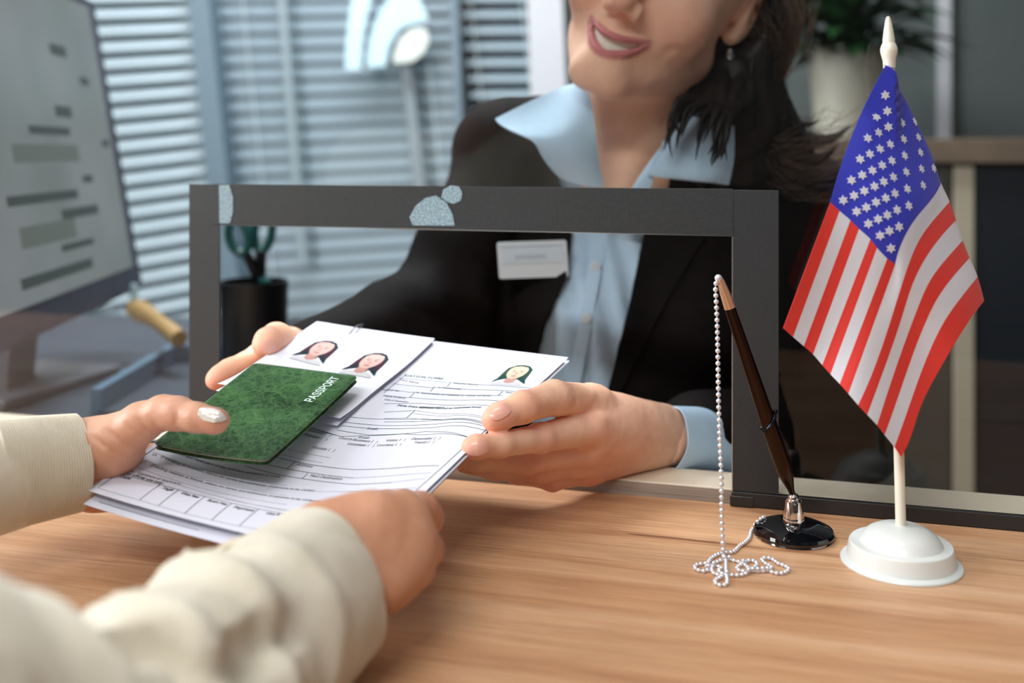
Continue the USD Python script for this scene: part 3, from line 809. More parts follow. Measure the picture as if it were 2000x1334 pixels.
# ---------------------------------------------------------------- flag on its stand
fb = on_z(1759.5, 1100, ZC)
fd = float((fb - CAM) @ FW)
fl = thing('table_flag', 'small striped and starred flag hanging from a white table stand', 'flag', loc=fb)
obj('stand_base', lathe([(0, 0), (.0388, 0), (.0391, .0010), (.0386, .0018), (.0352, .0030), (.0334, .0128), (.0326, .0138), (.0270, .0140), (.0262, .0146), (.0246, .0178), (.0212, .0212), (.0160, .0238), (.0090, .0252), (.0045, .0256), (.0036, .0262), (0, .0262)], 96, at_=fb), MAT['white_plastic'], fl)
pt, pb = at(1737, 127, fd), fb + UP * 0.024
obj('pole', tube([pb, pb * .5 + pt * .5, pt], [0.0034, 0.0034, 0.0034], 24), MAT['ivory_plastic'], fl)
ax = (pt - pb) / np.linalg.norm(pt - pb)
obj('finial', lathe([(0, -.002), (.0040, -.002), (.0042, .003), (.0046, .0045), (.0056, .0085), (.0056, .0110), (.0046, .0140), (.0039, .0150), (.0040, .0165), (.0031, .0235), (.0019, .0300), (.0012, .0322), (0, .0330)], 32, axis=ax, at_=pt), MAT['ivory_plastic'], fl)

c7 = lambda L: [(1600 + a * .4196, 340 + b * .4196) for a, b in L]
FLY = [(1530, 641), (1549, 658), (1570, 676), (1588, 692), (1606, 713), (1622, 731), (1640, 750), (1657, 769), (1676, 791), (1694, 810), (1713, 830), (1728, 849), (1747, 873), (1760, 893)]
CAN = [(1622, 395), (1640, 412), (1661, 430), (1678, 447), (1700, 467), (1713, 484), (1733, 505), (1748, 518)]
SIL = [(1729, 129), (1749, 140), (1757, 172), (1771, 200), (1788, 234), (1806, 272), (1822, 308), (1838, 357)]
MIDS = [(1668, 255), (1700, 255), (1722, 270), (1738, 298), (1752, 330), (1766, 365), (1780, 400), (1789, 426)]
rows = []
for k in range(14):
    if k <= 7:
        a = np.array([FLY[k], (np.array(FLY[k]) * .5 + np.array(CAN[k]) * .5), CAN[k]], float)
        b = np.array([CAN[k], MIDS[k] if k in (0, 7) else (np.array(CAN[k]) * .45 + np.array(SIL[k]) * .55 + np.array([-4, 2])), SIL[k]], float)
        if k == 7:
            b = np.array([(1748, 518), (1757, 485), (1768, 460), (1789, 426), (1810, 401), (1838, 357)], float)
        A_, B_ = smooth_path(a, 25), smooth_path(b, 25)
        rows.append(np.vstack([A_, B_[1:]]))
    else:
        pts = {8: c7([(607, 128), (540, 205), (470, 300), (420, 410), (380, 530), (330, 690)]), 9: c7([(637, 215), (560, 300), (490, 400), (440, 500), (390, 650), (330, 830)]),
               10: c7([(668, 308), (600, 385), (520, 490), (460, 620), (400, 780)]), 11: c7([(700, 390), (630, 470), (550, 580), (500, 680), (440, 830)]),
               12: c7([(737, 478), (660, 575), (580, 690), (520, 810), (450, 990)]), 13: c7([(768, 590), (735, 632), (660, 742), (560, 910), (470, 1090), (420, 1240)])}[k]
        rows.append(smooth_path(np.array([FLY[k]] + pts[::-1]), 49))
rows = np.array(rows)                                        # 14 rows from the fly edge (0) to the fold (48)
from scipy.interpolate import CubicSpline, PchipInterpolator
KK = np.linspace(0, 13, 13 * 8 + 1)
dense = PchipInterpolator(np.arange(14), rows, axis=0)(KK)
jj = np.linspace(0, 1, 49)
DD = fd - 0.020 + 0.004 * np.sin(KK[:, None] * 0.55 + 2.5 * jj[None]) * (1 - jj[None]) + 0.028 * np.clip((jj[None] - 0.55) / 0.45, 0, 1) ** 2.2 + 0.004 * np.cos(jj[None] * 7 - KK[:, None] * .25)
near_pole = np.clip(1 - KK / 2.0, 0, 1)[:, None] * np.clip((jj - 0.5) / 0.5, 0, 1)[None] ** 3
DD = DD * (1 - near_pole) + (fd - 0.0065 + 0.006 * np.clip((jj[None] - .85) / .15, 0, 1)) * near_pole
over_pole = dense[..., 0] < 1737 + (dense[..., 1] - 127) * .022 + 17
DD = np.where(over_pole, np.minimum(DD, fd - 0.0062), DD)
FP = at(dense[..., 0], dense[..., 1], DD)                    # front sheet
# behind the fold the cloth returns to the pole
nb = 14
back = []
for i, k in enumerate(KK):
    e = FP[i, -1]
    tng = FP[i, -1] - FP[i, -4]
    tng /= max(np.linalg.norm(tng), 1e-9)
    yp = 130 + k / 13 * 700
    hp_ = at(1737 + (yp - 127) * .022, yp, fd + 0.0045)
    t = np.linspace(0, 1, nb)[1:, None]
    mid = e + tng * 0.004 + FW * 0.012
    back.append((1 - t) ** 2 * e + 2 * t * (1 - t) * mid + t * t * hp_)
FP = np.concatenate([FP, np.array(back)], 1)
TH = 0.00035
FN = np.cross(np.gradient(FP, axis=0), np.gradient(FP, axis=1))
FN /= np.maximum(np.linalg.norm(FN, axis=-1, keepdims=True), 1e-12)
if ((CAM - FP[:, :40]) * FN[:, :40]).sum(-1).mean() < 0:
    FN = -FN


def cloth(i0, i1, j0, j1):
    v, q = solid_sheet(FP[i0:i1 + 1, j0:j1 + 1], TH, FN[i0:i1 + 1, j0:j1 + 1])
    return v, q


canton = obj('canton', cloth(0, 56, 24, FP.shape[1] - 1), MAT['flag_blue'], fl, smooth=50)
for k in range(13):
    obj('stripe', cloth(k * 8, k * 8 + 8, 0, 24 if k < 7 else FP.shape[1] - 1), MAT['flag_red' if k % 2 == 0 else 'flag_white'], fl, smooth=50)
STARS = [(1729, 186), (1758, 209), (1733, 217), (1712, 228), (1762, 240), (1787, 238), (1735, 248), (1716, 259), (1695, 270), (1794, 268), (1765, 272), (1739, 282), (1719, 291), (1699, 301), (1680, 311), (1798, 298), (1767, 304), (1742, 314), (1723, 323),
         (1704, 333), (1684, 342), (1663, 352), (1800, 330), (1824, 329), (1770, 336), (1745, 346), (1726, 355), (1708, 364), (1688, 373), (1668, 382), (1647, 391), (1803, 362), (1772, 369), (1748, 378), (1730, 387), (1673, 413), (1692, 405), (1711, 395),
         (1775, 402), (1752, 410), (1733, 420), (1715, 428), (1696, 437), (1756, 443), (1737, 451), (1719, 460), (1740, 485)]
fpx = pixel(FP[:57, 24:49])
for sx, sy in STARS:
    d2 = (fpx[..., 0] - sx) ** 2 + (fpx[..., 1] - sy) ** 2
    i, j = np.unravel_index(np.argmin(d2), d2.shape)
    n = FN[i, 24 + j]
    D = march([sx], [sy], lambda p: ((p - FP[i, 24 + j]) @ -n) if n @ FW > 0 else ((p - FP[i, 24 + j]) @ n), 0.6)[0]
    c = at(sx, sy, D)
    e1 = RT - n * (RT @ n)
    e1 /= np.linalg.norm(e1)
    e2 = np.cross(n, e1)
    r = 0.0034 if sx < 1780 else 0.0032
    ang = np.arange(12) / 12 * 2 * np.pi + np.pi / 2 + 0.1
    rad = np.where(np.arange(12) % 2 == 0, r, r * 0.56)
    rim_ = c + n * 0.00035 + (np.cos(ang) * rad)[:, None] * e1 + (np.sin(ang) * rad)[:, None] * e2
    lo_ = rim_ - n * 0.0004
    v = np.vstack([rim_, lo_, [c + n * 0.00035]])
    f = []
    for a in range(12):
        b = (a + 1) % 12
        f += [[24, a, b], [a, 12 + a, 12 + b], [a, 12 + b, b]]
    obj('star', (v, np.array(f)), MAT['flag_white'], canton, smooth=False)

# ---------------------------------------------------------------- pen on a chain
pbs = on_z(1550, 1047, ZC)
pd = float((pbs - CAM) @ FW)
ps = thing('pen_stand', 'glossy black round pen stand with a dark bronze pen held on a bead chain', 'pen stand', loc=pbs)
obj('base', lathe([(0, .0009), (.0272, .0009), (.0283, .0020), (.0285, .0036), (.0274, .0056), (.0235, .0074), (.0180, .0094), (.0120, .0106), (0, .0108)], 96, at_=pbs), MAT['black_gloss'], ps)
obj('base_rim', lathe([(0, 0), (.0272, 0), (.0277, .0005), (.0272, .0010), (0, .0010)], 96, at_=pbs), MAT['chrome'], ps)
sw0 = pbs + UP * 0.0104
swv = lathe([(0, 0), (.0076, 0), (.0078, .0020), (.0073, .0034), (.0073, .0038), (.0058, .0150), (.0048, .0166), (0, .0166)], 48, at_=sw0)
obj('swivel_socket', swv, MAT['chrome'], ps)
obj('swivel_slot', box(sw0 - RT * 0.0 + np.array([-0.0002, -0.0078, 0.0085]), sw0 + np.array([0.0032, -0.0040, 0.0150]), 0.0010), MAT['black_gloss'], ps)
ball_c = sw0 + UP * 0.0165
b_ = trimesh.creation.icosphere(3, 0.0044)
b_.apply_translation(ball_c)
obj('swivel_ball', b_, MAT['chrome'], ps)
tipP = at(1405, 541, pd - 0.012)
botP = ball_c + UP * 0.001
axp = (tipP - botP) / np.linalg.norm(tipP - botP)
Lp = np.linalg.norm(tipP - botP)
obj('pen_holder', lathe([(0, .002), (.0020, .002), (.0024, .006), (.0050, .016), (.0061, .022), (.0060, .040), (.0057, .060), (0, .060)], 40, axis=axp, at_=botP), MAT['pen_bronze'], ps)
obj('pen_barrel', lathe([(0, .055), (.0056, .055), (.0053, .075), (.0046, .110), (.0040, Lp - .0235), (0, Lp - .0235)], 40, axis=axp, at_=botP), MAT['pen_bronze'], ps)
obj('pen_cap', lathe([(0, Lp - .0236), (.0041, Lp - .0236), (.0036, Lp - .012), (.0026, Lp - .003), (.0018, Lp), (0, Lp + .0006)], 32, axis=axp, at_=botP), MAT['pen_copper'], ps)
cl_ = botP + axp * 0.0585
u1 = np.cross(axp, FW)
u1 /= np.linalg.norm(u1)
u2 = np.cross(axp, u1)
th = np.linspace(0, 2 * np.pi, 41)
obj('clip_ring', tube([cl_ + (np.cos(t) * u1 + np.sin(t) * u2) * 0.0063 + axp * 0.0045 * math.cos(t) * np.sign((u1 @ RT)) for t in th], 0.0011, 10), MAT['pen_clip'], ps)
kx = cl_ + u1 * np.sign(u1 @ RT) * 0.0066 + axp * 0.0045
obj('clip_knob', trimesh.util.concatenate([trimesh.creation.icosphere(2, 0.0019)]).apply_translation(kx + axp * 0.0012 + RT * 0.0006), MAT['pen_clip'], ps)

# bead chain: from the tip of the pen down to the counter, in loops, and to the base
hang = [at(1403, 543, pd - .012), at(1398, 556, pd - .013), at(1398, 575, pd - .0135), at(1401, 640, pd - .015), at(1404, 800, pd - .024), at(1409, 950, pd - .034), at(1413, 1078, pd - .0400), at(1417, 1118, pd - .0450)]
land = np.array([(531, 1110), (540, 1165), (500, 1215), (440, 1218), (385, 1190), (420, 1130), (460, 1095), (400, 1080), (345, 1045), (340, 990), (385, 930), (460, 895), (560, 885), (650, 905), (720, 925), (780, 965), (850, 1010), (905, 975), (910, 920), (850, 895), (780, 915),
                 (700, 960), (665, 1000), (720, 1035), (800, 1035), (860, 1030), (930, 1035), (1010, 1035), (1090, 1010), (1115, 980), (1050, 945), (1005, 910), (990, 880), (1050, 865), (1130, 885), (1200, 935), (1280, 965), (1335, 1000), (1300, 1045), (1220, 1065), (1140, 1055), (1060, 1030),
                 (960, 1040), (860, 1040), (760, 1075), (660, 1090), (560, 1085), (490, 1075), (430, 1020), (460, 985), (400, 970), (320, 955), (270, 960), (290, 1000), (230, 1035), (150, 1020), (115, 975), (170, 945), (260, 935), (310, 890), (390, 830), (490, 800), (590, 790), (680, 725), (770, 660), (830, 590), (860, 500)], float)
RB = 0.00145
pl_ = [on_z(1340 + a * .15, 960 + b * .15, ZC + RB * (1.0 if k % 7 else 1.0)) for k, (a, b) in enumerate(land)]
end = [pbs + (on_z(1474, 1036, ZC) - pbs) * 0.99 * [1, 1, 0] + UP * 0.0045, pbs + (on_z(1474, 1036, ZC) - pbs) * [1, 1, 0] * 0.9 + UP * 0.0076, pbs + (on_z(1482, 1030, ZC) - pbs) * [1, 1, 0] * 0.84 + UP * 0.0084]
path = smooth_path(np.vstack([hang, pl_, end]), 4000)
path[:, 2] = np.maximum(path[:, 2], ZC + RB)
seg = np.r_[0, np.cumsum(np.linalg.norm(np.diff(path, axis=0), axis=1))]
lh = seg[np.argmin(np.linalg.norm(path - at(1417, 1118, pd - .0450), axis=1))]
bs = np.r_[np.linspace(0, lh, int(lh / .0042), endpoint=False), np.linspace(lh, seg[-1], int((seg[-1] - lh) / .0033))]
br_ = np.where(bs < lh, .0018, .00145)
ch = obj('chain_cord', tube(path[::14], 0.0005, 6), MAT['bead_steel'], ps)
bead = trimesh.creation.icosphere(2, RB)
placed = []
bp = np.stack([np.interp(bs, seg, path[:, k]) for k in range(3)], 1)
for i in range(len(bp)):                                    # beads that meet where the chain crosses itself lie on top
    for j in range(i - 2):
        d = np.linalg.norm(bp[i] - bp[j])
        if d < 2 * RB * .95 and bp[i][2] < ZC + .004:
            bp[i][2] = max(bp[i][2], bp[j][2] + RB * 1.2)
for i, p in enumerate(bp):
    m = bead.copy()
    m.apply_scale(br_[i] / RB * (1.5 if i == 0 else 1))
    m.apply_translation(p)
    obj('bead', m, MAT['bead_steel'], ch, smooth=True)

# ---------------------------------------------------------------- the papers that change hands
PW, PH = 0.210, 0.297
cBL, cBR, cTR, cTL = at(170, 957, .671), at(692, 1090, .5835), at(1110, 698, .84), at(640, 637, .92)
sagT, sagA = np.array([0, .05, .15, .28, .47, .64, .8, 1.0]), np.array([6, 9, 24, 40, 30, 18, 16, 3.0])
_sag = PchipInterpolator(sagT, sagA)


def sheet(s, t, lift=0.0):
    """The form's surface: s from left to right, t from the near edge to the far edge, both 0 to 1."""
    s, t = np.broadcast_arrays(np.asarray(s, float), np.asarray(t, float))
    tc = np.clip(t, 0, 1)
    P = ((1 - s) * (1 - t))[..., None] * cBL + (s * (1 - t))[..., None] * cBR + (s * t)[..., None] * cTR + ((1 - s) * t)[..., None] * cTL
    sc = np.clip(s, 0, 1)
    w = np.sin(np.pi * sc ** 0.8)
    bump = 11 * np.exp(-((s - .90) / .10) ** 2) * np.exp(-((t - .55) / .16) ** 2)
    P = P - UP * ((_sag(tc) * w - bump) * 0.00036)[..., None]
    if np.any(lift):
        e = 1e-3
        N = np.cross(sheet(s + e, t) - sheet(s - e, t), sheet(s, t + e) - sheet(s, t - e))
        N /= np.linalg.norm(N, axis=-1, keepdims=True)
        P = P + N * np.asarray(lift)[..., None] if np.ndim(lift) else P + N * lift
    return P


def st(px, py, it=25):
    """Inverse of sheet for a pixel."""
    x = np.array([.5, .5])
    for _ in range(it):
        p0 = pixel(sheet(x[0], x[1]))[:2]
        J = np.stack([(pixel(sheet(x[0] + 1e-4, x[1]))[:2] - p0) / 1e-4, (pixel(sheet(x[0], x[1] + 1e-4))[:2] - p0) / 1e-4], 1)
        dx = np.linalg.solve(J, np.array([px, py]) - p0)
        x = np.clip(x + np.clip(dx, -.3, .3), -.6, 1.6)
    return x


def page(s0, s1, t0, t1, lift, th=0.00022, n=(50, 70), fn=None):
    S, T = np.meshgrid(np.linspace(s0, s1, n[0]), np.linspace(t0, t1, n[1]), indexing='ij')
    L = lift + (fn(S, T) if fn else 0)
    return solid_sheet(sheet(S, T, L), th)


form = thing('application_form', 'top sheet of the printed visa application form, held by both people', 'form', loc=sheet(.5, .5))
obj('paper_sheet', page(0, 1, 0, 1, 0.0), MAT['paper'], form, smooth=True)
INK_UP = 0.00012


def on_page(poly2, lift=INK_UP, target=0.006):
    """A flat print given in (s, t) laid on the form."""
    v2, f2 = trimesh.creation.triangulate_polygon(poly2, engine='earcut')
    m = trimesh.Trimesh(np.c_[v2 * [PW, PH], np.zeros(len(v2))], f2)
    m = m.subdivide_to_size(target, max_iter=10)
    v = np.array(m.vertices)
    f = np.array(m.faces)
    a = (v[f[:, 1], 0] - v[f[:, 0], 0]) * (v[f[:, 2], 1] - v[f[:, 0], 1]) - (v[f[:, 1], 1] - v[f[:, 0], 1]) * (v[f[:, 2], 0] - v[f[:, 0], 0])
    f[a < 0] = f[a < 0][:, ::-1]
    return sheet(v[:, 0] / PW, v[:, 1] / PH, np.full(len(v), lift)), f


def stroke(a, b, w=0.0004):
    """A ruled line between two pixels, straight on the paper."""
    a, b = st(*a) * [PW, PH], st(*b) * [PW, PH]
    return on_page(sg.Polygon(np.array(sg.LineString([a, b]).buffer(w / 2, cap_style=2).exterior.coords) / [PW, PH]))


def words(text, a, b, h, bold=False, lift=INK_UP):
    """Lettering running along the paper from pixel a towards pixel b, capitals h tall."""
    m = meshkit.text_mesh(text, h * 1.35, 0.00002, bold)
    v, f = np.array(m.vertices), np.array(m.faces)
    a, b = st(*a) * [PW, PH], st(*b) * [PW, PH]
    d = (b - a)
    L = np.linalg.norm(d)
    d /= L
    q = np.array([-d[1], d[0]])
    x = v[:, 0] * (L / v[:, 0].max())
    P2 = a + x[:, None] * d + v[:, 1][:, None] * q
    keep = np.ones(len(f), bool)
    return sheet(P2[:, 0] / PW, P2[:, 1] / PH, lift + v[:, 2]), f[keep]


c2_ = lambda a, b: (160 + a / 4.4475, 760 + b / 4.4475)
c4_ = lambda a, b: (440 + a * .25, 800 + b * .25)
c1_ = lambda a, b: (380 + a * .25, 600 + b * .25)
c3_ = lambda a, b: (750 + a / 3.448, 680 + b / 3.448)
black = [((191, 953), c2_(668, 490)), (c3_(720, 525), c3_(560, 660)), (c4_(1865, 295), c4_(1475, 645)),
         (c2_(335, 735), c2_(680, 830)), (c2_(680, 830), c2_(1070, 935)), (c2_(1070, 935), (562, 1005)),
         (c2_(680, 830), c2_(500, 965)), (c2_(845, 875), c2_(663, 1015)), (c2_(1070, 935), c2_(893, 1082)), (c2_(1300, 995), c2_(1127, 1140)), (c2_(1535, 1045), c2_(1365, 1192)), (c4_(490, 820), c4_(340, 950)),
         (c4_(110, 365), c4_(480, 463)), (c4_(480, 463), c4_(700, 500)), (c4_(370, 365), c4_(545, 408)), (c4_(545, 408), c4_(1000, 470)), (c4_(1000, 470), c4_(1670, 438)), (c4_(700, 500), c4_(1000, 535)),
         (c4_(545, 408), c4_(480, 463)), (c4_(645, 500), c4_(600, 540)), (c4_(150, 440), c4_(600, 540)), (c4_(600, 540), c4_(1000, 585)), (c4_(1000, 585), c4_(1300, 570))]
grey = [((191, 953), c2_(500, 965)), (c2_(500, 965), c2_(893, 1082)), (c2_(893, 1082), c2_(1365, 1192)), (c2_(1365, 1192), (525, 1037)), (c2_(625, 548), c2_(1779, 838)), (c2_(540, 615), c2_(1779, 925)), (c2_(455, 668), c2_(1779, 1005)),
        (c2_(850, 835), c2_(1779, 1060)), (c4_(1000, 535), c4_(1610, 495)), (c4_(1300, 570), c4_(1560, 540)), (c4_(690, 640), c4_(1500, 610)), (c4_(440, 295), c4_(825, 378)), (c4_(400, 340), c4_(760, 417)), (c4_(0, 700), c4_(520, 790)),
        (c3_(210, 420), c3_(690, 470)), (c3_(150, 470), c3_(690, 500)), (c3_(200, 440), c3_(690, 480))]
teal = [(c1_(850, 930), c1_(1100, 1000)), (c4_(440, 50), c4_(900, 210)), (c4_(900, 210), c4_(1400, 190)), (c4_(1400, 190), c4_(1890, 215)), (c4_(900, 125), c4_(1150, 150)), (c4_(1150, 150), c4_(1500, 145)), (c4_(1500, 145), c3_(690, 555)),
        (c4_(930, 98), c4_(1200, 125)), (c4_(1200, 125), c4_(1560, 118)), (c4_(1560, 118), c3_(700, 530)), (c4_(980, 60), c4_(1200, 76)), (c4_(1200, 76), c4_(1560, 74)), (c4_(1560, 74), c3_(710, 515)),
        (c4_(870, 160), c4_(1130, 200)), (c4_(1130, 200), c4_(1560, 172)), (c4_(1560, 172), c3_(600, 610)),
        (c3_(100, 202), c3_(450, 232)), (c3_(450, 232), c3_(985, 270)), (c3_(60, 240), c3_(330, 268)), (c3_(330, 263), c3_(880, 292)), (c3_(20, 275), c3_(190, 300)), (c3_(190, 296), c3_(800, 322)), (c3_(0, 318), c3_(170, 335)), (c3_(170, 333), c3_(820, 362)),
        (c3_(450, 232), c3_(425, 260)), (c3_(340, 263), c3_(312, 292)), (c3_(207, 298), c3_(172, 334)), (c3_(800, 290), c3_(770, 318)), (c3_(0, 375), c3_(250, 372)), (c3_(250, 372), c3_(780, 400)),
        (c3_(0, 432), c3_(210, 420)), (c3_(210, 420), c3_(150, 472)), (c3_(0, 475), c3_(150, 472)), (c3_(0, 497), c3_(350, 485)), (c3_(350, 485), c3_(700, 520)), (c3_(150, 175), c3_(0, 300))]
obj('printed_rule', cat([stroke(a, b, .0005) for a, b in black]), MAT['ink'], form, smooth=False, label='dark printed rules', kind='stuff')
obj('printed_rule', cat([stroke(a, b, .00035) for a, b in grey]), MAT['ink_grey'], form, smooth=False, label='faint grey printed rules', kind='stuff')
obj('printed_rule', cat([stroke(a, b, .00045) for a, b in teal]), MAT['ink_teal'], form, smooth=False, label='green tinged printed rules', kind='stuff')
W_ = []
for text, a, b, h, bd in (
        ('15.', c2_(678, 518), c2_(720, 528), .0020, 0), ('Duration and Particulars of any previous residence or visits', c2_(755, 535), c2_(1715, 770), .0021, 0),
        ('16.', c2_(605, 575), c2_(650, 585), .0020, 0), ('If traveling on business, please list names and addresses of persons to be visited', c2_(678, 592), c4_(685, 640), .0021, 0),
        ('17.', c2_(510, 640), c2_(552, 650), .0020, 0), ('If visiting relatives or friends, please list names and addresses of persons to be visited is', c2_(590, 665), c4_(730, 722), .0021, 0),
        ('18.', c2_(402, 715), c2_(445, 726), .0020, 0), ('Signature of Applicant:', c2_(475, 735), c2_(850, 835), .0021, 0),
        ('For official use only:', c2_(365, 735), c2_(700, 828), .0021, 1), ('Date', c2_(325, 765), c2_(415, 788), .0023, 1),
        ('Tag#', c2_(688, 865), c2_(780, 888), .0023, 1), ('Visa fee', c2_(850, 908), c2_(1003, 948), .0023, 1), ('Rush Fee', c2_(1078, 970), c2_(1250, 1010), .0023, 1), ('Payment', c2_(1308, 1030), c2_(1485, 1065), .0023, 1), ('Visa #', c2_(1588, 1085), c2_(1705, 1100), .0022, 1),
        ('Address', c4_(555, 435), c4_(675, 455), .0022, 0), ('Next Destination', c4_(655, 522), c4_(905, 552), .0022, 0),
        ('Double (   )', c4_(675, 300), c4_(845, 330), .0021, 0), ('Business (   )', c4_(628, 163), c4_(820, 208), .0021, 0), ('Student (   )', c4_(603, 198), c4_(785, 243), .0021, 0),
        ('Church Business (   )', c4_(880, 228), c4_(1180, 262), .0021, 0), ('Volunteer (   )', c4_(945, 275), c4_(1155, 292), .0021, 0), ('Courtesy (   )', c4_(1180, 287), c4_(1368, 280), .0021, 0),
        ('Visitor (   )', c4_(1250, 250), c4_(1402, 243), .0021, 0), ('Diplomatic (   )', c4_(1450, 236), c4_(1672, 232), .0021, 0), ('Transit (   )', c4_(1465, 266), c4_(1622, 262), .0021, 0),
        ('Email:', c4_(1105, 157), c4_(1190, 160), .0020, 0), ('Email:', c4_(1035, 224), c4_(1122, 230), .0020, 0)):
    W_.append(words(text, a, b, h, bool(bd)))
obj('printed_text', cat(W_), MAT['ink'], form, smooth=False, kind='stuff', label='dark printed field names')
W_ = []
for text, a, b, h, bd in (
        ('CATION FORM', c3_(135, 190), c3_(390, 212), .0024, 1), ('(Note: Every applicant fills out an individual form)', c3_(85, 390), c3_(648, 403), .0018, 1), ('Relationship', c3_(248, 402), c3_(405, 403), .0016, 0),
        ('Last Name', c3_(105, 215), c3_(230, 240), .0015, 0), ('Middle Name', c3_(465, 240), c3_(630, 250), .0015, 0), ('4. Nationality', c3_(360, 268), c3_(520, 280), .0015, 0), ('6. Nationality of Parents or Other of Birth', c3_(215, 304), c3_(715, 326), .0015, 0), ('Sex', c3_(815, 300), c3_(860, 305), .0015, 0),
        ('Passport No.', c3_(-20, 282), c3_(100, 294), .0015, 0), ('Place of Birth', c3_(-10, 325), c3_(140, 342), .0015, 0), ('Date of Expiration', c3_(0, 350), c3_(160, 368), .0015, 0)):
    W_.append(words(text, a, b, h, bool(bd)))
obj('printed_text', cat(W_), MAT['ink_teal'], form, smooth=False, kind='stuff', label='green tinged printed field names')

PORT = {}


def portrait(parent, cs, sc, rot, dark, red, facec, base):
    """A printed passport picture: flat layers in the plane of the paper; cs in (s, t), sc metres per unit."""
    for nm, c in (('p_dark', dark), ('p_red', red), ('p_face', facec), ('p_lip', (196, 120, 118)), ('p_brow', (120, 90, 90)), ('p_shade', (222, 170, 160)), ('p_white', (240, 241, 248)), ('p_ground', (226, 230, 238))):
        if (nm, c) not in PORT:
            PORT[(nm, c)] = mat(f'{nm}_{len(PORT)}', srgb(*[.82 * e for e in c]), 0.9, specular_ior_level=0.1)
    M_ = lambda nm, c: PORT[(nm, c)]
    cr, sr = math.cos(rot), math.sin(rot)

    def put(pts, lift):
        p = np.array(pts, float) @ np.array([[cr, sr], [-sr, cr]]) * sc
        return on_page(sg.Polygon(np.array(cs) + p / [PW, PH]).buffer(0), base + lift, 0.004)

    el = lambda x, y, a, b, n=26: [(x + a * math.cos(t), y + b * math.sin(t)) for t in np.linspace(0, 2 * np.pi, n, endpoint=False)]
    hair = [(-1.25, -1.9), (-1.02, -1.2), (-1.0, -.2), (-.92, .7), (-.5, 1.25), (0, 1.4), (.5, 1.25), (.92, .7), (1.0, -.2), (1.05, -1.2), (1.3, -1.95), (.8, -1.5), (.5, -1.2), (-.5, -1.2), (-.85, -1.45)]
    pr = obj('portrait', put(hair, .00014), M_('p_dark', dark), parent, smooth=False, label='small printed portrait of a person with long dark hair')
    obj('hair_shine', put([(-.98, -1.3), (-.8, -.9), (-.72, .1), (-.9, .3), (-.97, -.4)], .00018), M_('p_red', red), pr, smooth=False)
    obj('hair_shine', put([(.98, -1.3), (.78, -.9), (.72, .1), (.9, .3), (.97, -.4)], .00018), M_('p_red', red), pr, smooth=False)
    obj('shirt', put([(-1.2, -2.3), (-.8, -1.75), (-.3, -1.5), (.3, -1.5), (.8, -1.75), (1.2, -2.3)], .00018), M_('p_white', (240, 241, 248)), pr, smooth=False)
    obj('neck', put([(-.36, -1.75), (-.38, -.9), (.38, -.9), (.36, -1.75), (0, -1.95)], .00022), M_('p_shade', (222, 170, 160)), pr, smooth=False)
    obj('face', put([(-.68, .55), (-.5, .95), (0, 1.1), (.5, .95), (.68, .55), (.7, 0), (.62, -.5), (.4, -.95), (0, -1.2), (-.4, -.95), (-.62, -.5), (-.7, 0)], .00026), M_('p_face', facec), pr, smooth=False)
    for s in (-1, 1):
        obj('eye', put(el(s * .28, .12, .12, .05), .0003), M_('p_brow', (120, 90, 90)), pr, smooth=False)
        obj('brow', put([(s * .12, .30), (s * .45, .33), (s * .43, .38), (s * .14, .36)], .0003), M_('p_brow', (120, 90, 90)), pr, smooth=False)
    obj('nose', put([(-.06, .1), (.06, .1), (.13, -.32), (0, -.4), (-.13, -.32)], .0003), M_('p_shade', (222, 170, 160)), pr, smooth=False)
    obj('mouth', put(el(0, -.66, .22, .08), .0003), M_('p_lip', (196, 120, 118)), pr, smooth=False)


portrait(form, st(1010, 728), .0105, 0.05, (40, 84, 76), (60, 84, 74), (236, 214, 190), 0.0)
a_ = [st(963, 746), st(992, 702), st(1066, 706), st(1046, 746)]
obj('picture_box', cat([stroke(pixel(sheet(*a_[i]))[:2], pixel(sheet(*a_[(i + 1) % 4]))[:2], .00025) for i in range(4)]), MAT['ink_grey'], form, smooth=False)

# more sheets under the form
for k, (ds, dt, lf, lab) in enumerate(((0.012, -0.022, -0.0022, 'second sheet of the stack, peeking out below the near edge of the form'), (-0.004, 0.012, -0.0045, 'lowest sheet of the stack, just past the far edge of the form'))):
    t = thing('form_sheet', lab, 'paper', loc=sheet(.5, .5, lf))
    fan = (lambda S, T: -0.0035 * np.clip(1 - T / .35, 0, 1) ** 2) if k == 0 else (lambda S, T: -0.002 * np.clip(1 - T / .3, 0, 1) ** 2)
    obj('paper_sheet', page(ds, 1 + ds * .6, dt, 1 + dt, lf, fn=fan), MAT['paper'], t, smooth=True)
    if k == 0:
        q = [(0.055, dt + .012), (0.055, dt + .03), (.5, dt + .012)]
        S0 = np.array([(0.05, dt + .020), (.45, dt + .020)])
        g = np.linspace(0, 1, 30)
        S_, T_ = 0.05 + .4 * g, np.full(30, dt + .020)
        L_ = lf + fan(S_, T_) + INK_UP
        A_, B_ = sheet(S_, T_, L_), sheet(S_, T_ + .0016, lf + fan(S_, T_ + .0016) + INK_UP)
        obj('printed_rule', solid_sheet(np.stack([A_, B_], 1), 0.00003), MAT['ink'], t, smooth=False)

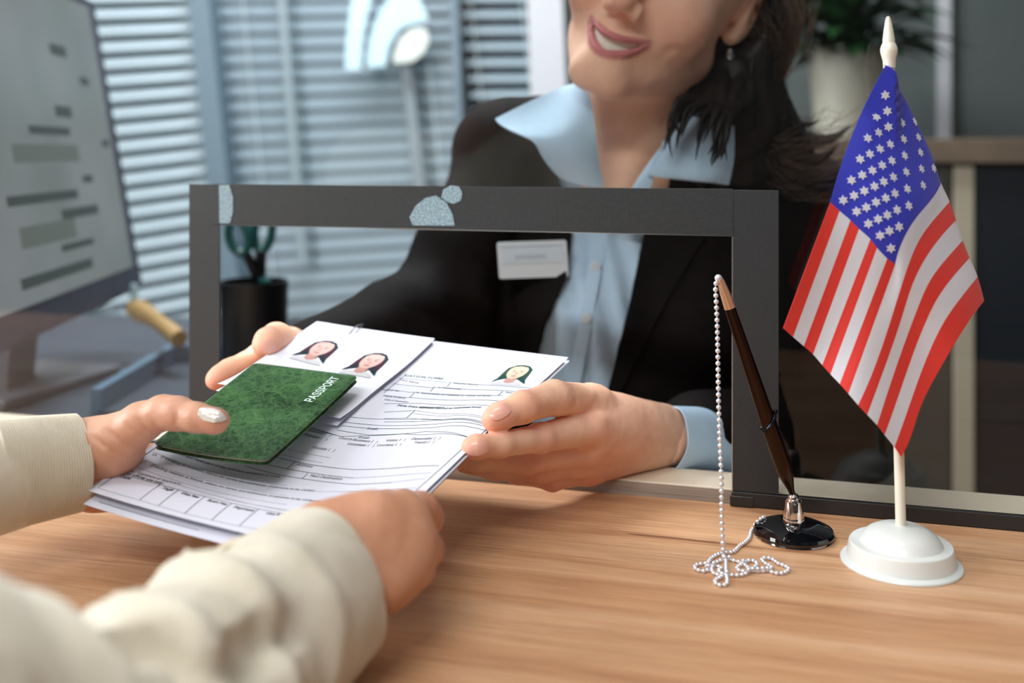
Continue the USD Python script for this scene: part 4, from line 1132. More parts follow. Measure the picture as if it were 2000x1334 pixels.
# photo sheet clipped on top
sTL, sTR, sBR = st(621, 627), st(850, 682), st(655, 832)
pt1 = (sTL[1] + sTR[1]) / 2
ps0, ps1, pt0 = st(516, 706)[0] - .0, (sTR[0] + sBR[0]) / 2, sBR[1]
print('photo sheet', ps0, ps1, pt0, pt1, sTL, sTR, sBR)
pho = thing('photo_sheet', 'white sheet with two printed portraits clipped over the form', 'paper', loc=sheet(.3, .8))
lift_ph = lambda S, T: 0.0012 + 0.0035 * np.clip((pt0 + .12 - T) / .12, 0, 1) ** 2
obj('paper_sheet', page(ps0, ps1, pt0, pt1, 0.0028, fn=lift_ph), MAT['paper_photo'], pho, smooth=True)
obj('backing_sheet', page(ps0 + .004, ps1 - .004, pt0 - .012, pt1 - .003, 0.0008, fn=lambda S, T: lift_ph(S, T) * .5), MAT['paper'], pho, smooth=True)
portrait(pho, st(628, 691), .0118, 0.0, (46, 62, 70), (98, 46, 66), (240, 198, 190), 0.0045)
portrait(pho, st(726, 716), .0118, 0.0, (46, 62, 70), (98, 46, 66), (240, 198, 190), 0.0045)
pc = thing('paper_clip', 'thin dark paper clip on the far edge of the portrait sheet', 'paper clip')
k0, k1 = st(683, 662), st(706, 651)
wire = [(683, 663), (694, 655), (700, 651), (706, 648), (703, 653), (695, 660)]
obj('wire', tube(smooth_path([sheet(*st(a, b), 0.0052) for a, b in [(681, 663), (690, 653), (694, 650)]] + [sheet(*st(a, b), 0.0056) for a, b in [(709, 645), (703, 653), (697, 661)]], 40), 0.0005, 8), MAT['wire_dark'], pc)

# ---------------------------------------------------------------- passport
kq = 0.0905 / 0.096
Q = [at(297, 864, .745 * kq), at(521, 897, .7136 * kq), at(700, 732, .837 * kq), at(497, 706, .8686 * kq)]
pq = thing('passport', 'green crackled leather passport held over the papers', 'passport', loc=sum(Q) / 4)
qs, qt = (Q[1] - Q[0]), (Q[3] - Q[0])
qn = np.cross(qs, qt)
qn /= np.linalg.norm(qn)
if qn[2] < 0:
    qn = -qn


def pass_pt(u, v, h):
    u, v, h = np.broadcast_arrays(np.asarray(u, float), np.asarray(v, float), np.asarray(h, float))
    P = ((1 - u) * (1 - v))[..., None] * Q[0] + (u * (1 - v))[..., None] * Q[1] + (u * v)[..., None] * Q[2] + ((1 - u) * v)[..., None] * Q[3]
    sag_ = -0.0018 * np.sin(np.pi * np.clip(u, 0, 1)) * (1 - v) - 0.001 * np.sin(np.pi * np.clip(v, 0, 1)) * u
    return P + qn * (h + sag_)[..., None]


def cover(h0, h1, inset, rc, edge=0.0014):
    """A rounded cover with softened edges between the heights h0 and h1."""
    n = 40
    U = np.linspace(0, 1, n)
    W, H = np.linalg.norm(qs), np.linalg.norm(qt)
    x, y = np.meshgrid(U, U, indexing='ij')
    X, Y = (x - .5) * (W - 2 * inset), (y - .5) * (H - 2 * inset)
    a, b = (W / 2 - inset) - rc, (H / 2 - inset) - rc
    ex_, ey_ = np.maximum(np.abs(X) - a, 0), np.maximum(np.abs(Y) - b, 0)
    r = np.hypot(ex_, ey_)
    # pull the corner points of the square grid onto the rounded outline
    m_ = np.maximum(ex_, ey_)
    k = np.where(r > 1e-9, m_ / np.maximum(r, 1e-9), 1)
    X = np.sign(X) * (np.minimum(np.abs(X), a) + ex_ * k)
    Y = np.sign(Y) * (np.minimum(np.abs(Y), b) + ey_ * k)
    d = np.minimum(rc - np.minimum(np.hypot(np.maximum(np.abs(X) - a, 0), np.maximum(np.abs(Y) - b, 0)), rc), 1)
    d = np.where((np.abs(X) <= a) | (np.abs(Y) <= b), np.minimum(W / 2 - inset - np.abs(X), H / 2 - inset - np.abs(Y)), d)
    e = np.clip(1 - np.clip(d, 0, edge) / edge, 0, 1)
    dz = edge * 0.7 * (1 - np.sqrt(np.maximum(1 - e * e, 0)))
    u, v = X / W + .5, Y / H + .5
    top, bot = pass_pt(u, v, h1 - dz), pass_pt(u, v, np.full_like(u, h0))
    o = n * n
    i, j = np.meshgrid(np.arange(n - 1), np.arange(n - 1), indexing='ij')
    q = np.stack([i * n + j, (i + 1) * n + j, (i + 1) * n + j + 1, i * n + j + 1], -1).reshape(-1, 4)
    ring = [k for k in range(n)] + [k * n + n - 1 for k in range(1, n)] + [(n - 1) * n + k for k in range(n - 2, -1, -1)] + [k * n for k in range(n - 2, 0, -1)]
    ring = np.array(ring)
    nx = np.roll(ring, -1)
    return np.vstack([top.reshape(-1, 3), bot.reshape(-1, 3)]), np.vstack([q, q[:, ::-1] + o, np.stack([ring, nx, nx + o, ring + o], 1)])


obj('cover', cover(-0.0016, 0.0, 0.0, 0.0045), MAT['green_leather'], pq, smooth=40, label='crackled green front cover')
obj('pages', cover(-0.0036, -0.0016, 0.0022, 0.004, 0.0002), MAT['page_edges'], pq, smooth=30)
obj('cover', cover(-0.0048, -0.0036, 0.0, 0.0045), MAT['green_leather'], pq, smooth=40, label='green back cover')
W0, H0 = np.linalg.norm(qs), np.linalg.norm(qt)


def st_pass(px, py):
    x = np.array([.5, .5])
    for _ in range(20):
        p0 = pixel(pass_pt(x[0], x[1], 0))[:2]
        J = np.stack([(pixel(pass_pt(x[0] + 1e-4, x[1], 0))[:2] - p0) / 1e-4, (pixel(pass_pt(x[0], x[1] + 1e-4, 0))[:2] - p0) / 1e-4], 1)
        x = x + np.linalg.solve(J, np.array([px, py]) - p0)
    return x


m = meshkit.text_mesh('PASSPORT', 0.0068, 0.00006, True)
v, f = np.array(m.vertices), np.array(m.faces)
a, b = st_pass(608, 786) * [W0, H0], st_pass(664, 738) * [W0, H0]
d = (b - a) / np.linalg.norm(b - a)
q = np.array([-d[1], d[0]])
P2 = a + (v[:, 0] * np.linalg.norm(b - a) / v[:, 0].max())[:, None] * d + v[:, 1][:, None] * q
obj('lettering', (pass_pt(P2[:, 0] / W0, P2[:, 1] / H0, v[:, 2] + 0.00006), f), MAT['silver_print'], pq, smooth=False)
st_pts = []
for i, (u0, v0, u1, v1) in enumerate(((.03, .022, .97, .022), (.97, .022, .97, .978), (.97, .978, .03, .978), (.03, .978, .03, .022))):
    n_ = 34
    for k in range(n_):
        a = np.array([u0, v0]) + (np.array([u1, v1]) - [u0, v0]) * (k + .15) / n_
        b = np.array([u0, v0]) + (np.array([u1, v1]) - [u0, v0]) * (k + .8) / n_
        st_pts.append(tube([pass_pt(*a, 0.0), pass_pt(*b, 0.0)], 0.00016, 5))
obj('stitching', cat(st_pts), mat('thread_green', srgb(90, 140, 96), 0.7), pq, kind='stuff')

# ================================================================ people
def J(px, py, D, r):
    return at(px, py, D), r


def make_hand(palm, fingers, kp=0.012, kf=0.006, extra=None):
    """Signed distance of a hand: palm bones melt together, each finger melts into the palm only at its root."""
    def f(p):
        d = None
        for (a, ra), (b, rb), in palm:
            e = rcone(p, a, b, ra, rb)
            d = e if d is None else smin(d, e, kp)
        out = d
        for ch_ in fingers:
            g = chain(p, ch_, 0.0055)
            out = np.minimum(out, smin(d, g, kf))
        if extra is not None:
            out = extra(p, out)
        return out
    return f


def bounds(js, pad):
    P_ = np.array([a for a, r in js])
    return P_.min(0) - pad, P_.max(0) + pad


def crease(p, d, a, b, depth, w):
    """A shallow skin fold between two points."""
    return smax(d, -(rcone(p, a, b, w, w) ), w * 0.9) if depth > 0 else d


def hand_mesh(f, joints, h=0.0014, pad=0.03, wob=0.0004):
    lo, hi = bounds(joints, pad)
    v, fc = nets(f, lo, hi, h)
    v, fc = relax(v, fc, 4)
    n = normals(v, fc)
    v = v + n * ((meshkit.fbm(v * 120, 3, 5) - 0.5) * 2 * wob)[:, None]
    return v, fc


def skin_tint(v, base, red, spots, amt=1.0):
    """Skin colour: the base with redder knuckles and fingertips around the given (point, radius)."""
    t = np.zeros(len(v))
    for c, r in spots:
        t = np.maximum(t, np.exp(-(np.linalg.norm(v - c, axis=1) / r) ** 2))
    t = np.clip(t * amt, 0, 1)[:, None]
    m = meshkit.fbm(v * 45, 3, 11)[:, None] - 0.5
    return np.clip(np.array(base) * (1 - t) + np.array(red) * t + m * 0.04 * np.array([1, .9, .9]), 0, 1)


def nail(f, cx, cy, dx, dy, ln, wd, D0, off=0.0002, th=0.0005, pointed=1.0):
    """A finger nail lying on the finger: centre pixel, direction pixel vector, half length and half width in pixels."""
    d = np.array([dx, dy], float)
    d /= np.linalg.norm(d)
    q = np.array([-d[1], d[0]])
    t = np.linspace(0, 2 * np.pi, 40, endpoint=False)
    a, b = np.cos(t), np.sin(t)
    x = np.sign(a) * np.abs(a) ** (0.75 if pointed < 1.5 else 1.0) * ln
    y = np.sign(b) * np.abs(b) ** 0.7 * wd
    y = y * np.where(x > 0, (1 - 0.35 * (x / ln) ** 2 * (pointed - 0.5)), 1)
    P_ = np.array([cx, cy]) + x[:, None] * d + y[:, None] * q
    return drape(P_, f, D0, off, th, 2.5)


def kr(bone):
    return bone


SKIN_A, RED_A = srgb(245, 196, 168), srgb(232, 152, 130)      # the clerk
SKIN_B, RED_B = srgb(214, 164, 138), srgb(196, 126, 104)       # the visitor

# ---------------------------------------------------------------- the clerk's head
MOUTH0 = np.array([0, -0.091, -0.066])
HS = 1.08
yaw_, roll_, pitch_ = math.radians(18), math.radians(26), math.radians(4)
yl = FW * math.cos(yaw_) + RT * math.sin(yaw_)
xl = RT * math.cos(yaw_) - FW * math.sin(yaw_)
zl = UP.copy()
yl, zl = yl * math.cos(pitch_) + zl * math.sin(pitch_), zl * math.cos(pitch_) - yl * math.sin(pitch_)


def rotv(v_, axis, a):
    return v_ * math.cos(a) + np.cross(axis, v_) * math.sin(a) + axis * (axis @ v_) * (1 - math.cos(a))


xl, yl, zl = [rotv(e, FW, roll_) for e in (xl, yl, zl)]
if (xl @ UP) > 0:                                            # the head leans so that its image-right side is lower
    xl, yl, zl = [rotv(e, FW, -2 * roll_) for e in (xl, yl, zl)]
RH = np.stack([xl, yl, zl], 1)
MOUTHW = at(1192, 74, 0.945)
HO = MOUTHW - RH @ (MOUTH0 * HS)
H2W = lambda q: HO + (np.asarray(q, float) * HS) @ RH.T
W2H = lambda p: ((p - HO) @ RH) / HS


def mouth_curves(x):
    u = np.clip(np.abs(x) / 0.031, 0, 1)
    up = -0.0640 + 0.0120 * u ** 2
    lo = -0.0800 + 0.0280 * u ** 2.0
    return up, lo


def face_y(x):
    return -0.0905 + 0.0225 * (np.abs(x) / 0.031) ** 2.0


MX = np.linspace(-0.031, 0.031, 15)
UPL = np.stack([MX, face_y(MX), mouth_curves(MX)[0]], 1)
LOL = np.stack([MX, face_y(MX) + 0.0015, mouth_curves(MX)[1]], 1)


def head_local(p):
    ax_ = np.abs(p[:, 0])
    q = np.stack([ax_, p[:, 1], p[:, 2]], 1)
    d = ellipsoid(p, (0, .012, .040), (.074, .094, .082))
    d = smin(d, ellipsoid(p, (0, -.022, -.012), (.064, .066, .088)), .03)
    d = smin(d, rcone(q, (.050, .012, -.050), (.014, -.070, -.099), .020, .0145), .024)      # jaw
    d = smin(d, ball(p, (0, -.074, -.0985), .0140), .016)                                       # chin
    d = smin(d, ball(q, (.040, -.052, -.026), .027), .020)                                      # smiling cheeks
    d = smin(d, rcone(p, (0, -.064, -.062), (0, -.072, -.080), .022, .018), .02)                # mouth mound
    d = smin(d, rcone(p, (0, -.082, .012), (0, -.1045, -.034), .0075, .0105), .012)             # nose
    d = smin(d, ball(q, (.0125, -.094, -.0385), .0078), .006)
    d = smax(d, -ball(q, (.0065, -.1005, -.0475), .0036), .003)                                 # nostrils
    d = smin(d, rcone(q, (.012, -.083, .026), (.045, -.066, .028), .009, .008), .014)           # brow
    d = smax(d, -ball(q, (.032, -.092, .006), .0150), .012)                                     # sockets
    eye_c = (.032, -.0745, .006)
    d = smin(d, smax(ball(q, eye_c, .0142), -ellipsoid(q, (.032, -.0900, .0050), (.0128, .0140, .0050)), .0015), .003)
    # nasolabial fold
    d = smax(d, -rcone(q, (.0220, -.0910, -.038), (.0425, -.0735, -.0640), .0045, .0052), .0080)
    d = smax(d, -rcone(q, (.0470, -.0675, -.056), (.0430, -.0655, -.084), .0030, .0024), .008)
    # mouth: opening, then the lips
    for a, b in zip(range(14), range(1, 15)):
        pa, pb = UPL[a], LOL[a]
        m0 = np.array([MX[a], face_y(MX[a]) + .002, (UPL[a][2] + LOL[a][2]) / 2])
        m1 = np.array([MX[b], face_y(MX[b]) + .002, (UPL[b][2] + LOL[b][2]) / 2])
        r0, r1 = max((UPL[a][2] - LOL[a][2]) / 2 - .0018, .0006), max((UPL[b][2] - LOL[b][2]) / 2 - .0018, .0006)
        d = smax(d, -rcone(p, m0, m1, r0, r1), .002)
    return d


def lips(p):
    d = None
    for C, r0 in ((UPL, .0028), (LOL, .0040)):
        for a in range(14):
            ra, rb = [r0 * (1 - 0.72 * (abs(MX[i]) / .031) ** 2) for i in (a, a + 1)]
            e = rcone(p, C[a] + [0, -.0006, 0], C[a + 1] + [0, -.0006, 0], ra, rb)
            d = e if d is None else smin(d, e, .0015)
    return d


def ears(p):
    q = np.stack([np.abs(p[:, 0]), p[:, 1], p[:, 2]], 1)
    d = ellipsoid(q, (.0775, .020, .012), (.0095, .0175, .0300))
    d = smax(d, -ellipsoid(q, (.0880, .015, .016), (.0085, .0095, .0170)), .004)
    d = smin(d, ball(q, (.0745, .010, -.014), .0078), .006)
    return d


NECK0 = H2W((0, .030, -.060))
NECK1 = at(1238, 345, 1.075)


def head_w(p):
    q = W2H(p)
    d = head_local(q)
    d = smin(d, ears(q), .004)
    d = smin(d, lips(q), .0022)
    return d * HS


def neck_w(p):
    d = rcone(p, NECK0, NECK1, .050, .052)
    d = smin(d, rcone(p, H2W((.035, .02, -.06)), at(1215, 372, 1.03), .014, .010), .016)
    d = smin(d, rcone(p, H2W((-.042, .02, -.06)), at(1190, 372, 1.035), .012, .010), .016)
    d = smin(d, rcone(p, at(1190, 385, 1.055), at(1080, 330, 1.075), .014, .014), .02)
    d = smin(d, rcone(p, at(1240, 392, 1.045), at(1330, 350, 1.095), .014, .014), .02)
    return d


def head_neck(p):
    return smin(head_w(p), neck_w(p), .016)


# torso, in world space
SHL, SHR = at(990, 292, 1.12), at(1570, 402, 1.13)
ELL, WRL = at(862, 598, 1.06), at(608, 700, 0.952)
ELR, WRR = at(1660, 845, 1.12), at(1330, 862, 0.90)
CH0, CH1, CH2 = at(1245, 420, 1.12), at(1245, 660, 1.12), at(1262, 1010, 1.17)


def oval(p, a, b, ra, rb, flat, fdir):
    """A cone squashed along fdir."""
    s = np.outer(p @ fdir, fdir) * (1 / flat - 1)
    a2, b2 = a + fdir * (a @ fdir) * (1 / flat - 1), b + fdir * (b @ fdir) * (1 / flat - 1)
    return rcone(p + s, a2, b2, ra, rb) * (0.8 if flat < 1 else 1)


TF = FW.copy()


def torso(p):
    d = oval(p, CH0 + RT * .055, CH1 + RT * .05, .085, .098, .82, TF)
    d = smin(d, oval(p, CH0 - RT * .055, CH1 - RT * .05, .085, .098, .82, TF), .03)
    d = smin(d, oval(p, CH1 + RT * .03, CH2 + RT * .03, .100, .110, .85, TF), .05)
    d = smin(d, oval(p, CH1 - RT * .03, CH2 - RT * .03, .100, .110, .85, TF), .05)
    d = smin(d, rcone(p, at(1240, 300, 1.115), SHL, .046, .045), .05)
    d = smin(d, rcone(p, at(1240, 310, 1.115), SHR, .046, .047), .05)
    for s in (-1, 1):
        d = smin(d, ball(p, CH1 + RT * s * .066 - FW * .062 + UP * .035, .040), .04)
    return d


def arm_l(p):
    return smin(rcone(p, SHL, ELL, .047, .050), rcone(p, ELL, WRL, .049, .033), .02)


def arm_r(p):
    return smin(rcone(p, SHR, ELR, .048, .050), rcone(p, ELR, WRR + (ELR - WRR) * .10, .049, .040), .02)


def jacket(p):
    d = torso(p) - .012
    d = smin(d, arm_l(p) - .003, .016)
    d = smin(d, arm_r(p) - .003, .016)
    return d


# clerk's left hand (image right), thumb on the form, fingers beneath it
cl_palm = [(J(1305, 850, .892, .0190), J(1205, 838, .845, .0205)), (J(1305, 846, .892, .0185), J(1150, 832, .800, .0150)), (J(1305, 852, .892, .0185), J(1145, 872, .812, .0148)),
           (J(1300, 858, .892, .0180), J(1140, 900, .822, .0135)), (J(1295, 862, .892, .0170), J(1150, 915, .832, .0120)), (J(1290, 832, .885, .0160), J(1150, 788, .820, .0145)), (J(1205, 836, .845, .0190), J(1150, 848, .812, .0165))]
cl_f = [[J(1160, 788, .822, .0150), J(1082, 777, .772, .0124), J(1020, 796, .738, .0108), J(975, 814, .722, .0090), J(962, 820, .718, .0078)],
        [J(1150, 834, .800, .0142), J(1054, 856, .752, .0100), J(975, 868, .716, .0084), J(930, 873, .7005, .0076), J(922, 874, .700, .0068)],
        [J(1146, 874, .812, .0140), J(1030, 900, .772, .0094), J(935, 898, .762, .0083), J(872, 888, .760, .0072)],
        [J(1142, 902, .822, .0128), J(1045, 922, .790, .0090), J(965, 915, .783, .0080), J(905, 905, .785, .0070)],
        [J(1152, 916, .832, .0115), J(1078, 936, .806, .0084), J(1010, 925, .800, .0072), J(960, 915, .80, .0062)]]
cl_hand = make_hand(cl_palm, cl_f, .012, .006)
cl_j = [x for c in cl_f for x in c] + [J(1340, 850, .90, .03)]
# clerk's right hand (image left)
cr_palm = [(J(640, 700, .965, .024), J(595, 702, .925, .020)), (J(600, 690, .93, .018), J(560, 690, .905, .014)), (J(640, 705, .965, .022), J(590, 720, .915, .014)), (J(640, 712, .965, .02), J(590, 738, .915, .013))]
cr_f = [[J(600, 688, .930, .0150), J(567, 668, .903, .0120), J(540, 660, .882, .0122), J(525, 668, .868, .0118), J(520, 674, .864, .0108)],
        [J(560, 696, .915, .0125), J(508, 694, .892, .0100), J(448, 724, .868, .0092), J(428, 737, .860, .0086), J(421, 742, .857, .0078)],
        [J(580, 715, .915, .0125), J(530, 735, .90, .0098), J(490, 760, .880, .0088), J(470, 775, .872, .0075)],
        [J(585, 735, .915, .012), J(545, 758, .90, .0094), J(510, 780, .885, .008), J(495, 790, .88, .007)]]
cr_hand = make_hand(cr_palm, cr_f, .012, .005)
cr_j = [x for c in cr_f for x in c] + [J(640, 700, .97, .03)]

clerk = thing('person', 'smiling person in dark blazer and light blue shirt behind the teller screen', 'person', loc=CH2 * [1, 1, 0])
hv, hf = nets(head_neck, H2W((0, 0, 0)) - [.15, .15, .30], H2W((0, 0, 0)) + [.15, .16, .17], .0022)
hv, hf = relax(hv, hf, 3)
ql = W2H(hv)
tint = skin_tint(hv, SKIN_A, RED_A, [(H2W((s * .042, -.066, -.030)), .030) for s in (-1, 1)] + [(H2W((0, -.108, -.036)), .016)], .35)
ld = lips(ql)
lw = np.clip(1 - ld / .0020, 0, 1)[:, None]
tint = tint * (1 - lw) + np.array(srgb(200, 120, 122)) * lw
md = np.abs(ql[:, 2] - (mouth_curves(ql[:, 0])[0] + mouth_curves(ql[:, 0])[1]) / 2)
inm = ((np.abs(ql[:, 0]) < .0285) & (ql[:, 2] < mouth_curves(ql[:, 0])[0] - .001) & (ql[:, 2] > mouth_curves(ql[:, 0])[1] + .002) & (ql[:, 1] > face_y(ql[:, 0]) + .0035) & (ql[:, 1] < -.03))
tint[inm] = srgb(70, 24, 24)
browd = np.minimum.reduce([rcone(ql, a, b, r0, r1) for s in (-1, 1) for a, b, r0, r1 in (((s * .013, -.092, .0265), (s * .033, -.084, .0325), .0020, .0020), ((s * .033, -.084, .0325), (s * .050, -.068, .0290), .0020, .0008))])
tint[browd < .0018] = srgb(64, 46, 40)
v1, f1 = hand_mesh(cl_hand, cl_j)
spots = [(c[1][0], .013) for c in cl_f[1:]] + [(c[-1][0], .014) for c in cl_f] + [(c[0][0], .014) for c in cl_f[1:]] + [(cl_f[0][2][0], .012)]
t1 = skin_tint(v1, SKIN_A, RED_A, spots, .75)
v2, f2 = hand_mesh(cr_hand, cr_j, .0016)
t2 = skin_tint(v2, SKIN_A, RED_A, [(c[-1][0], .013) for c in cr_f], .75)
bd = lambda p: np.minimum(torso(p) + .004, np.minimum(rcone(p, ELL, WRL, .036, .026), rcone(p, ELR, J(1300, 856, .885, 0)[0], .036, .024)))
v3, f3 = nets(bd, at(1245, 660, 1.12) - [.42, .30, .24], at(1245, 660, 1.12) + [.40, .18, .27], .007)
t3 = np.tile(SKIN_A, (len(v3), 1))
body_v, body_f = cat([(hv, hf), (v1, f1), (v2, f2), (v3, f3)])
obj('body', (body_v, body_f), MAT['skin_clerk'], clerk, tint=np.vstack([tint, t1, t2, t3]))
# teeth, eyes
tx = np.linspace(-.0265, .0265, 60)
TT = []
for zz in np.linspace(0, 1, 5):
    up = mouth_curves(tx)[0] + .0012
    lo_ = up - .0128 * (1 - .40 * (np.abs(tx) / .0265) ** 2)
    notch = .00045 * np.abs(np.cos(tx / .0078 * np.pi)) ** 0.25
    TT.append(H2W(np.stack([tx, face_y(tx) + .0036 - notch + .0006 * zz, up * (1 - zz) + lo_ * zz], 1)))
obj('teeth', solid_sheet(np.array(TT), .002), MAT['teeth'], clerk, smooth=40)
for s in (-1, 1):
    e = trimesh.creation.icosphere(3, .0120 * HS)
    e.apply_translation(H2W((s * .032, -.0745, .006)))
    ew = obj('eye', e, MAT['eye_white'], clerk, smooth=True)
    i = trimesh.creation.icosphere(3, .0060 * HS)
    i.apply_translation(H2W((s * .032, -.0812, .0052)))
    obj('iris', i, MAT['iris'], ew, smooth=True)
for f_, arr in ((cl_hand, ((977, 805, -1, .62, 21, 12.5, .60), (932, 877, -1, .12, 21, 12, .60))), (cr_hand, ((527, 676, -.3, 1, 13, 14, .75),))):
    for (cx, cy, dx, dy, ln, wd, D0) in arr:
        obj('nail', nail(f_, cx, cy, dx, dy, ln, wd, D0), MAT['nail_nude'], clerk, smooth=50)
for s in (1,):
    er = lathe([(0, -.012), (.0032, -.010), (.0042, -.006), (.0030, -.001), (.0008, .001), (0, .001)], 20, at_=H2W((s * .0790, .010, -.025)))
    obj('earring', er, MAT['earring'], clerk)

HANG = -12.0
# hair: a parted dark mass, tucked behind the near ear, flicked out over the shoulder
RH2 = np.stack([rotv(e, FW, math.radians(HANG)) for e in (xl, yl, zl)], 1)
HPIV = np.array([.072, .035, .010])
HO2 = H2W(HPIV) - RH2 @ (HPIV * HS)
G2W = lambda q: HO2 + (np.asarray(q, float) * HS) @ RH2.T
W2G = lambda p: ((p - HO2) @ RH2) / HS


def hair(p):
    q = W2H(p)
    g = W2G(p)
    d = ellipsoid(q, (0, .022, .050), (.086, .102, .086))
    d = smin(d, rcone(q, (.070, .030, .055), (.082, .048, -.020), .026, .030), .02)
    d = smin(d, rcone(g, (.082, .050, -.020), (.088, .045, -.085), .032, .036), .02)
    d = smin(d, rcone(g, (.088, .045, -.085), (.104, .040, -.128), .034, .024), .02)
    d = smin(d, rcone(g, (.072, .026, -.060), (.044, .004, -.110), .027, .016), .02)
    d = smin(d, rcone(g, (.098, .060, -.07), (.150, .066, -.098), .034, .014), .02)
    d = smin(d, rcone(g, (.098, .050, -.10), (.132, .050, -.128), .026, .012), .015)
    d = smin(d, rcone(q, (.0, .090, .02), (.02, .088, -.09), .045, .04), .03)
    face = ellipsoid(q, (-.004, -.080, .0), (.072, .095, .092))
    d = smax(d, -face, .012)
    d = smax(d, -ellipsoid(q, (.078, .008, .008), (.022, .026, .038)), .008)
    d = smax(d, -rcone(q, (.0, -.03, -.06), (.0, .0, -.14), .066, .058), .012)
    a = np.arctan2(q[:, 0], q[:, 1] - .02)
    return d * HS + .0016 * np.sin(a * 46 + q[:, 2] * 40 + 2 * np.sin(q[:, 2] * 60))


v4, f4 = nets(hair, H2W((0.02, 0.02, 0)) - [.20, .20, .19], H2W((0.02, 0.02, 0)) + [.21, .20, .19], .0035)
v4, f4 = relax(v4, f4, 2)
hp_ = obj('hair', (v4, f4), MAT['hair_dark'], clerk, smooth=True)
hr = np.random.default_rng(21)
pts, cnts, wid = [], [], []
starts = [(.086, .03, .06), (.090, .055, .02), (.095, .06, -.03)]
for k in range(420):
    u = hr.uniform()
    a = np.array([.072 + hr.uniform(0, .02), .02 + hr.uniform(0, .06), .07 - hr.uniform(0, .09)])
    if k < 260:                                              # flicked outwards
        e = np.array([.112 + hr.uniform(0, .075), .03 + hr.uniform(0, .06), -.100 - hr.uniform(-.02, .045)])
        m1 = np.array([.105 + hr.uniform(-.004, .014), a[1] + .008, -.03 + hr.uniform(-.02, .02)])
        m2 = np.array([.098 + hr.uniform(0, .024), e[1], -.098 + hr.uniform(-.02, .015)])
        tip = e + np.array([.018 + hr.uniform(0, .02), 0, .010 + hr.uniform(-.004, .022)]) * (0.4 + 0.9 * hr.uniform())
    else:                                                    # falling over the collar
        e = np.array([.050 + hr.uniform(0, .05), .0 + hr.uniform(0, .045), -.125 - hr.uniform(0, .024)])
        m1 = np.array([.100 + hr.uniform(-.006, .01), a[1] + .01, -.02])
        m2 = np.array([.086 + hr.uniform(-.01, .01), .02 + hr.uniform(0, .03), -.09])
        tip = e + np.array([-.006, -.004, -.010]) * hr.uniform(.2, 1)
    c = smooth_path([a, m1, m2, e, tip], 14) + np.cumsum(hr.normal(0, .0004, (14, 3)), 0)
    pts.append(G2W(c))
    cnts.append(14)
    wid.append(np.linspace(.0013, .0004, 14))
def lock(pts_, r0, sq=.45):
    c = smooth_path(pts_, 26)
    t = np.linspace(0, 1, 26)
    r = r0 * np.clip(np.minimum(.55 + 1.4 * t, 1.25 * (1 - t) ** .8 + .05), .03, 1)
    m = tube(c, r, 12)
    return G2W(m.vertices), m.faces


LK = [([(.100, .050, -.06), (.118, .055, -.095), (.150, .060, -.108), (.182, .062, -.088)], .015), ([(.104, .060, -.07), (.120, .066, -.108), (.150, .066, -.124), (.176, .064, -.112)], .015),
      ([(.100, .040, -.08), (.112, .042, -.118), (.138, .046, -.136), (.164, .050, -.130)], .013), ([(.096, .030, -.09), (.100, .030, -.130), (.116, .034, -.150), (.136, .040, -.150)], .012),
      ([(.090, .028, -.09), (.086, .020, -.128), (.094, .018, -.150), (.108, .022, -.158)], .012), ([(.082, .022, -.09), (.070, .012, -.124), (.070, .008, -.144), (.078, .008, -.154)], .011),
      ([(.098, .070, -.05), (.124, .080, -.080), (.156, .080, -.088), (.188, .078, -.066)], .013),
      ([(.092, .050, -.02), (.112, .055, -.050), (.134, .056, -.074), (.160, .058, -.070)], .012)]
lk = np.random.default_rng(5)
for k in range(24):
    x0, x1, zz = lk.uniform(.068, .094), lk.uniform(.046, .098), lk.uniform(-.130, -.104)
    LK.append(([(x0, .016, lk.uniform(-.05, -.03)), (x0 * .6 + x1 * .4, -.030, -.078), (x1, -.062 + lk.uniform(-.006, .006), zz + .022), (x1 + lk.uniform(-.006, .010), -.070, zz)], lk.uniform(.005, .0085)))
for pts_, r0 in LK:
    obj('hair_lock', lock(pts_, r0), MAT['hair_dark'], clerk, smooth=True)
bc = UsdGeom.BasisCurves.Define(stage, str(clerk.GetPath()) + '/hair_strands')
off = np.array(UsdGeom.XformCache().GetLocalToWorldTransform(clerk).ExtractTranslation())
bc.CreateTypeAttr('linear')
bc.CreatePointsAttr(Vt.Vec3fArray.FromNumpy((np.vstack(pts) - off).astype(np.float32)))
bc.CreateCurveVertexCountsAttr(Vt.IntArray(cnts))
bc.CreateWidthsAttr(Vt.FloatArray.FromNumpy(np.concatenate(wid).astype(np.float32)))
bc.SetWidthsInterpolation('vertex')
UsdShade.MaterialBindingAPI.Apply(bc.GetPrim()).Bind(MAT['hair_strand'])
tag(bc, kind='stuff')

# shirt and blazer
def shirt_f(p):
    d = torso(p) - .005
    return d


OPEN = [(1060, 240), (1098, 365), (1117, 455), (1107, 540), (1062, 640), (1040, 760), (1030, 1100), (1120, 1100), (1186, 765), (1228, 600), (1257, 455), (1300, 345), (1420, 300), (1330, 200)]
OPENP = sg.Polygon(OPEN).buffer(0)
import shapely


def opening(p):
    """Negative inside the blazer's front opening: the outline on the chest, carried straight back along the chest's facing."""
    d = p - CAM
    D0 = 1.04
    x = PX + F * (d @ RT) / D0
    y = PY - F * d[:, 2] / D0
    g = shapely.points(x, y)
    s = np.where(shapely.contains(OPENP, g), -1, 1) * shapely.distance(OPENP.exterior, g) * D0 / F
    return s, (d @ FW)


def to_front(poly, D_from=None):
    """Outline pixels, taken as seen on the chest, are what the viewer sees there."""
    return poly


tl, th_ = at(1245, 660, 1.12) - [.44, .30, .26], at(1245, 660, 1.12) + [.42, .20, .30]


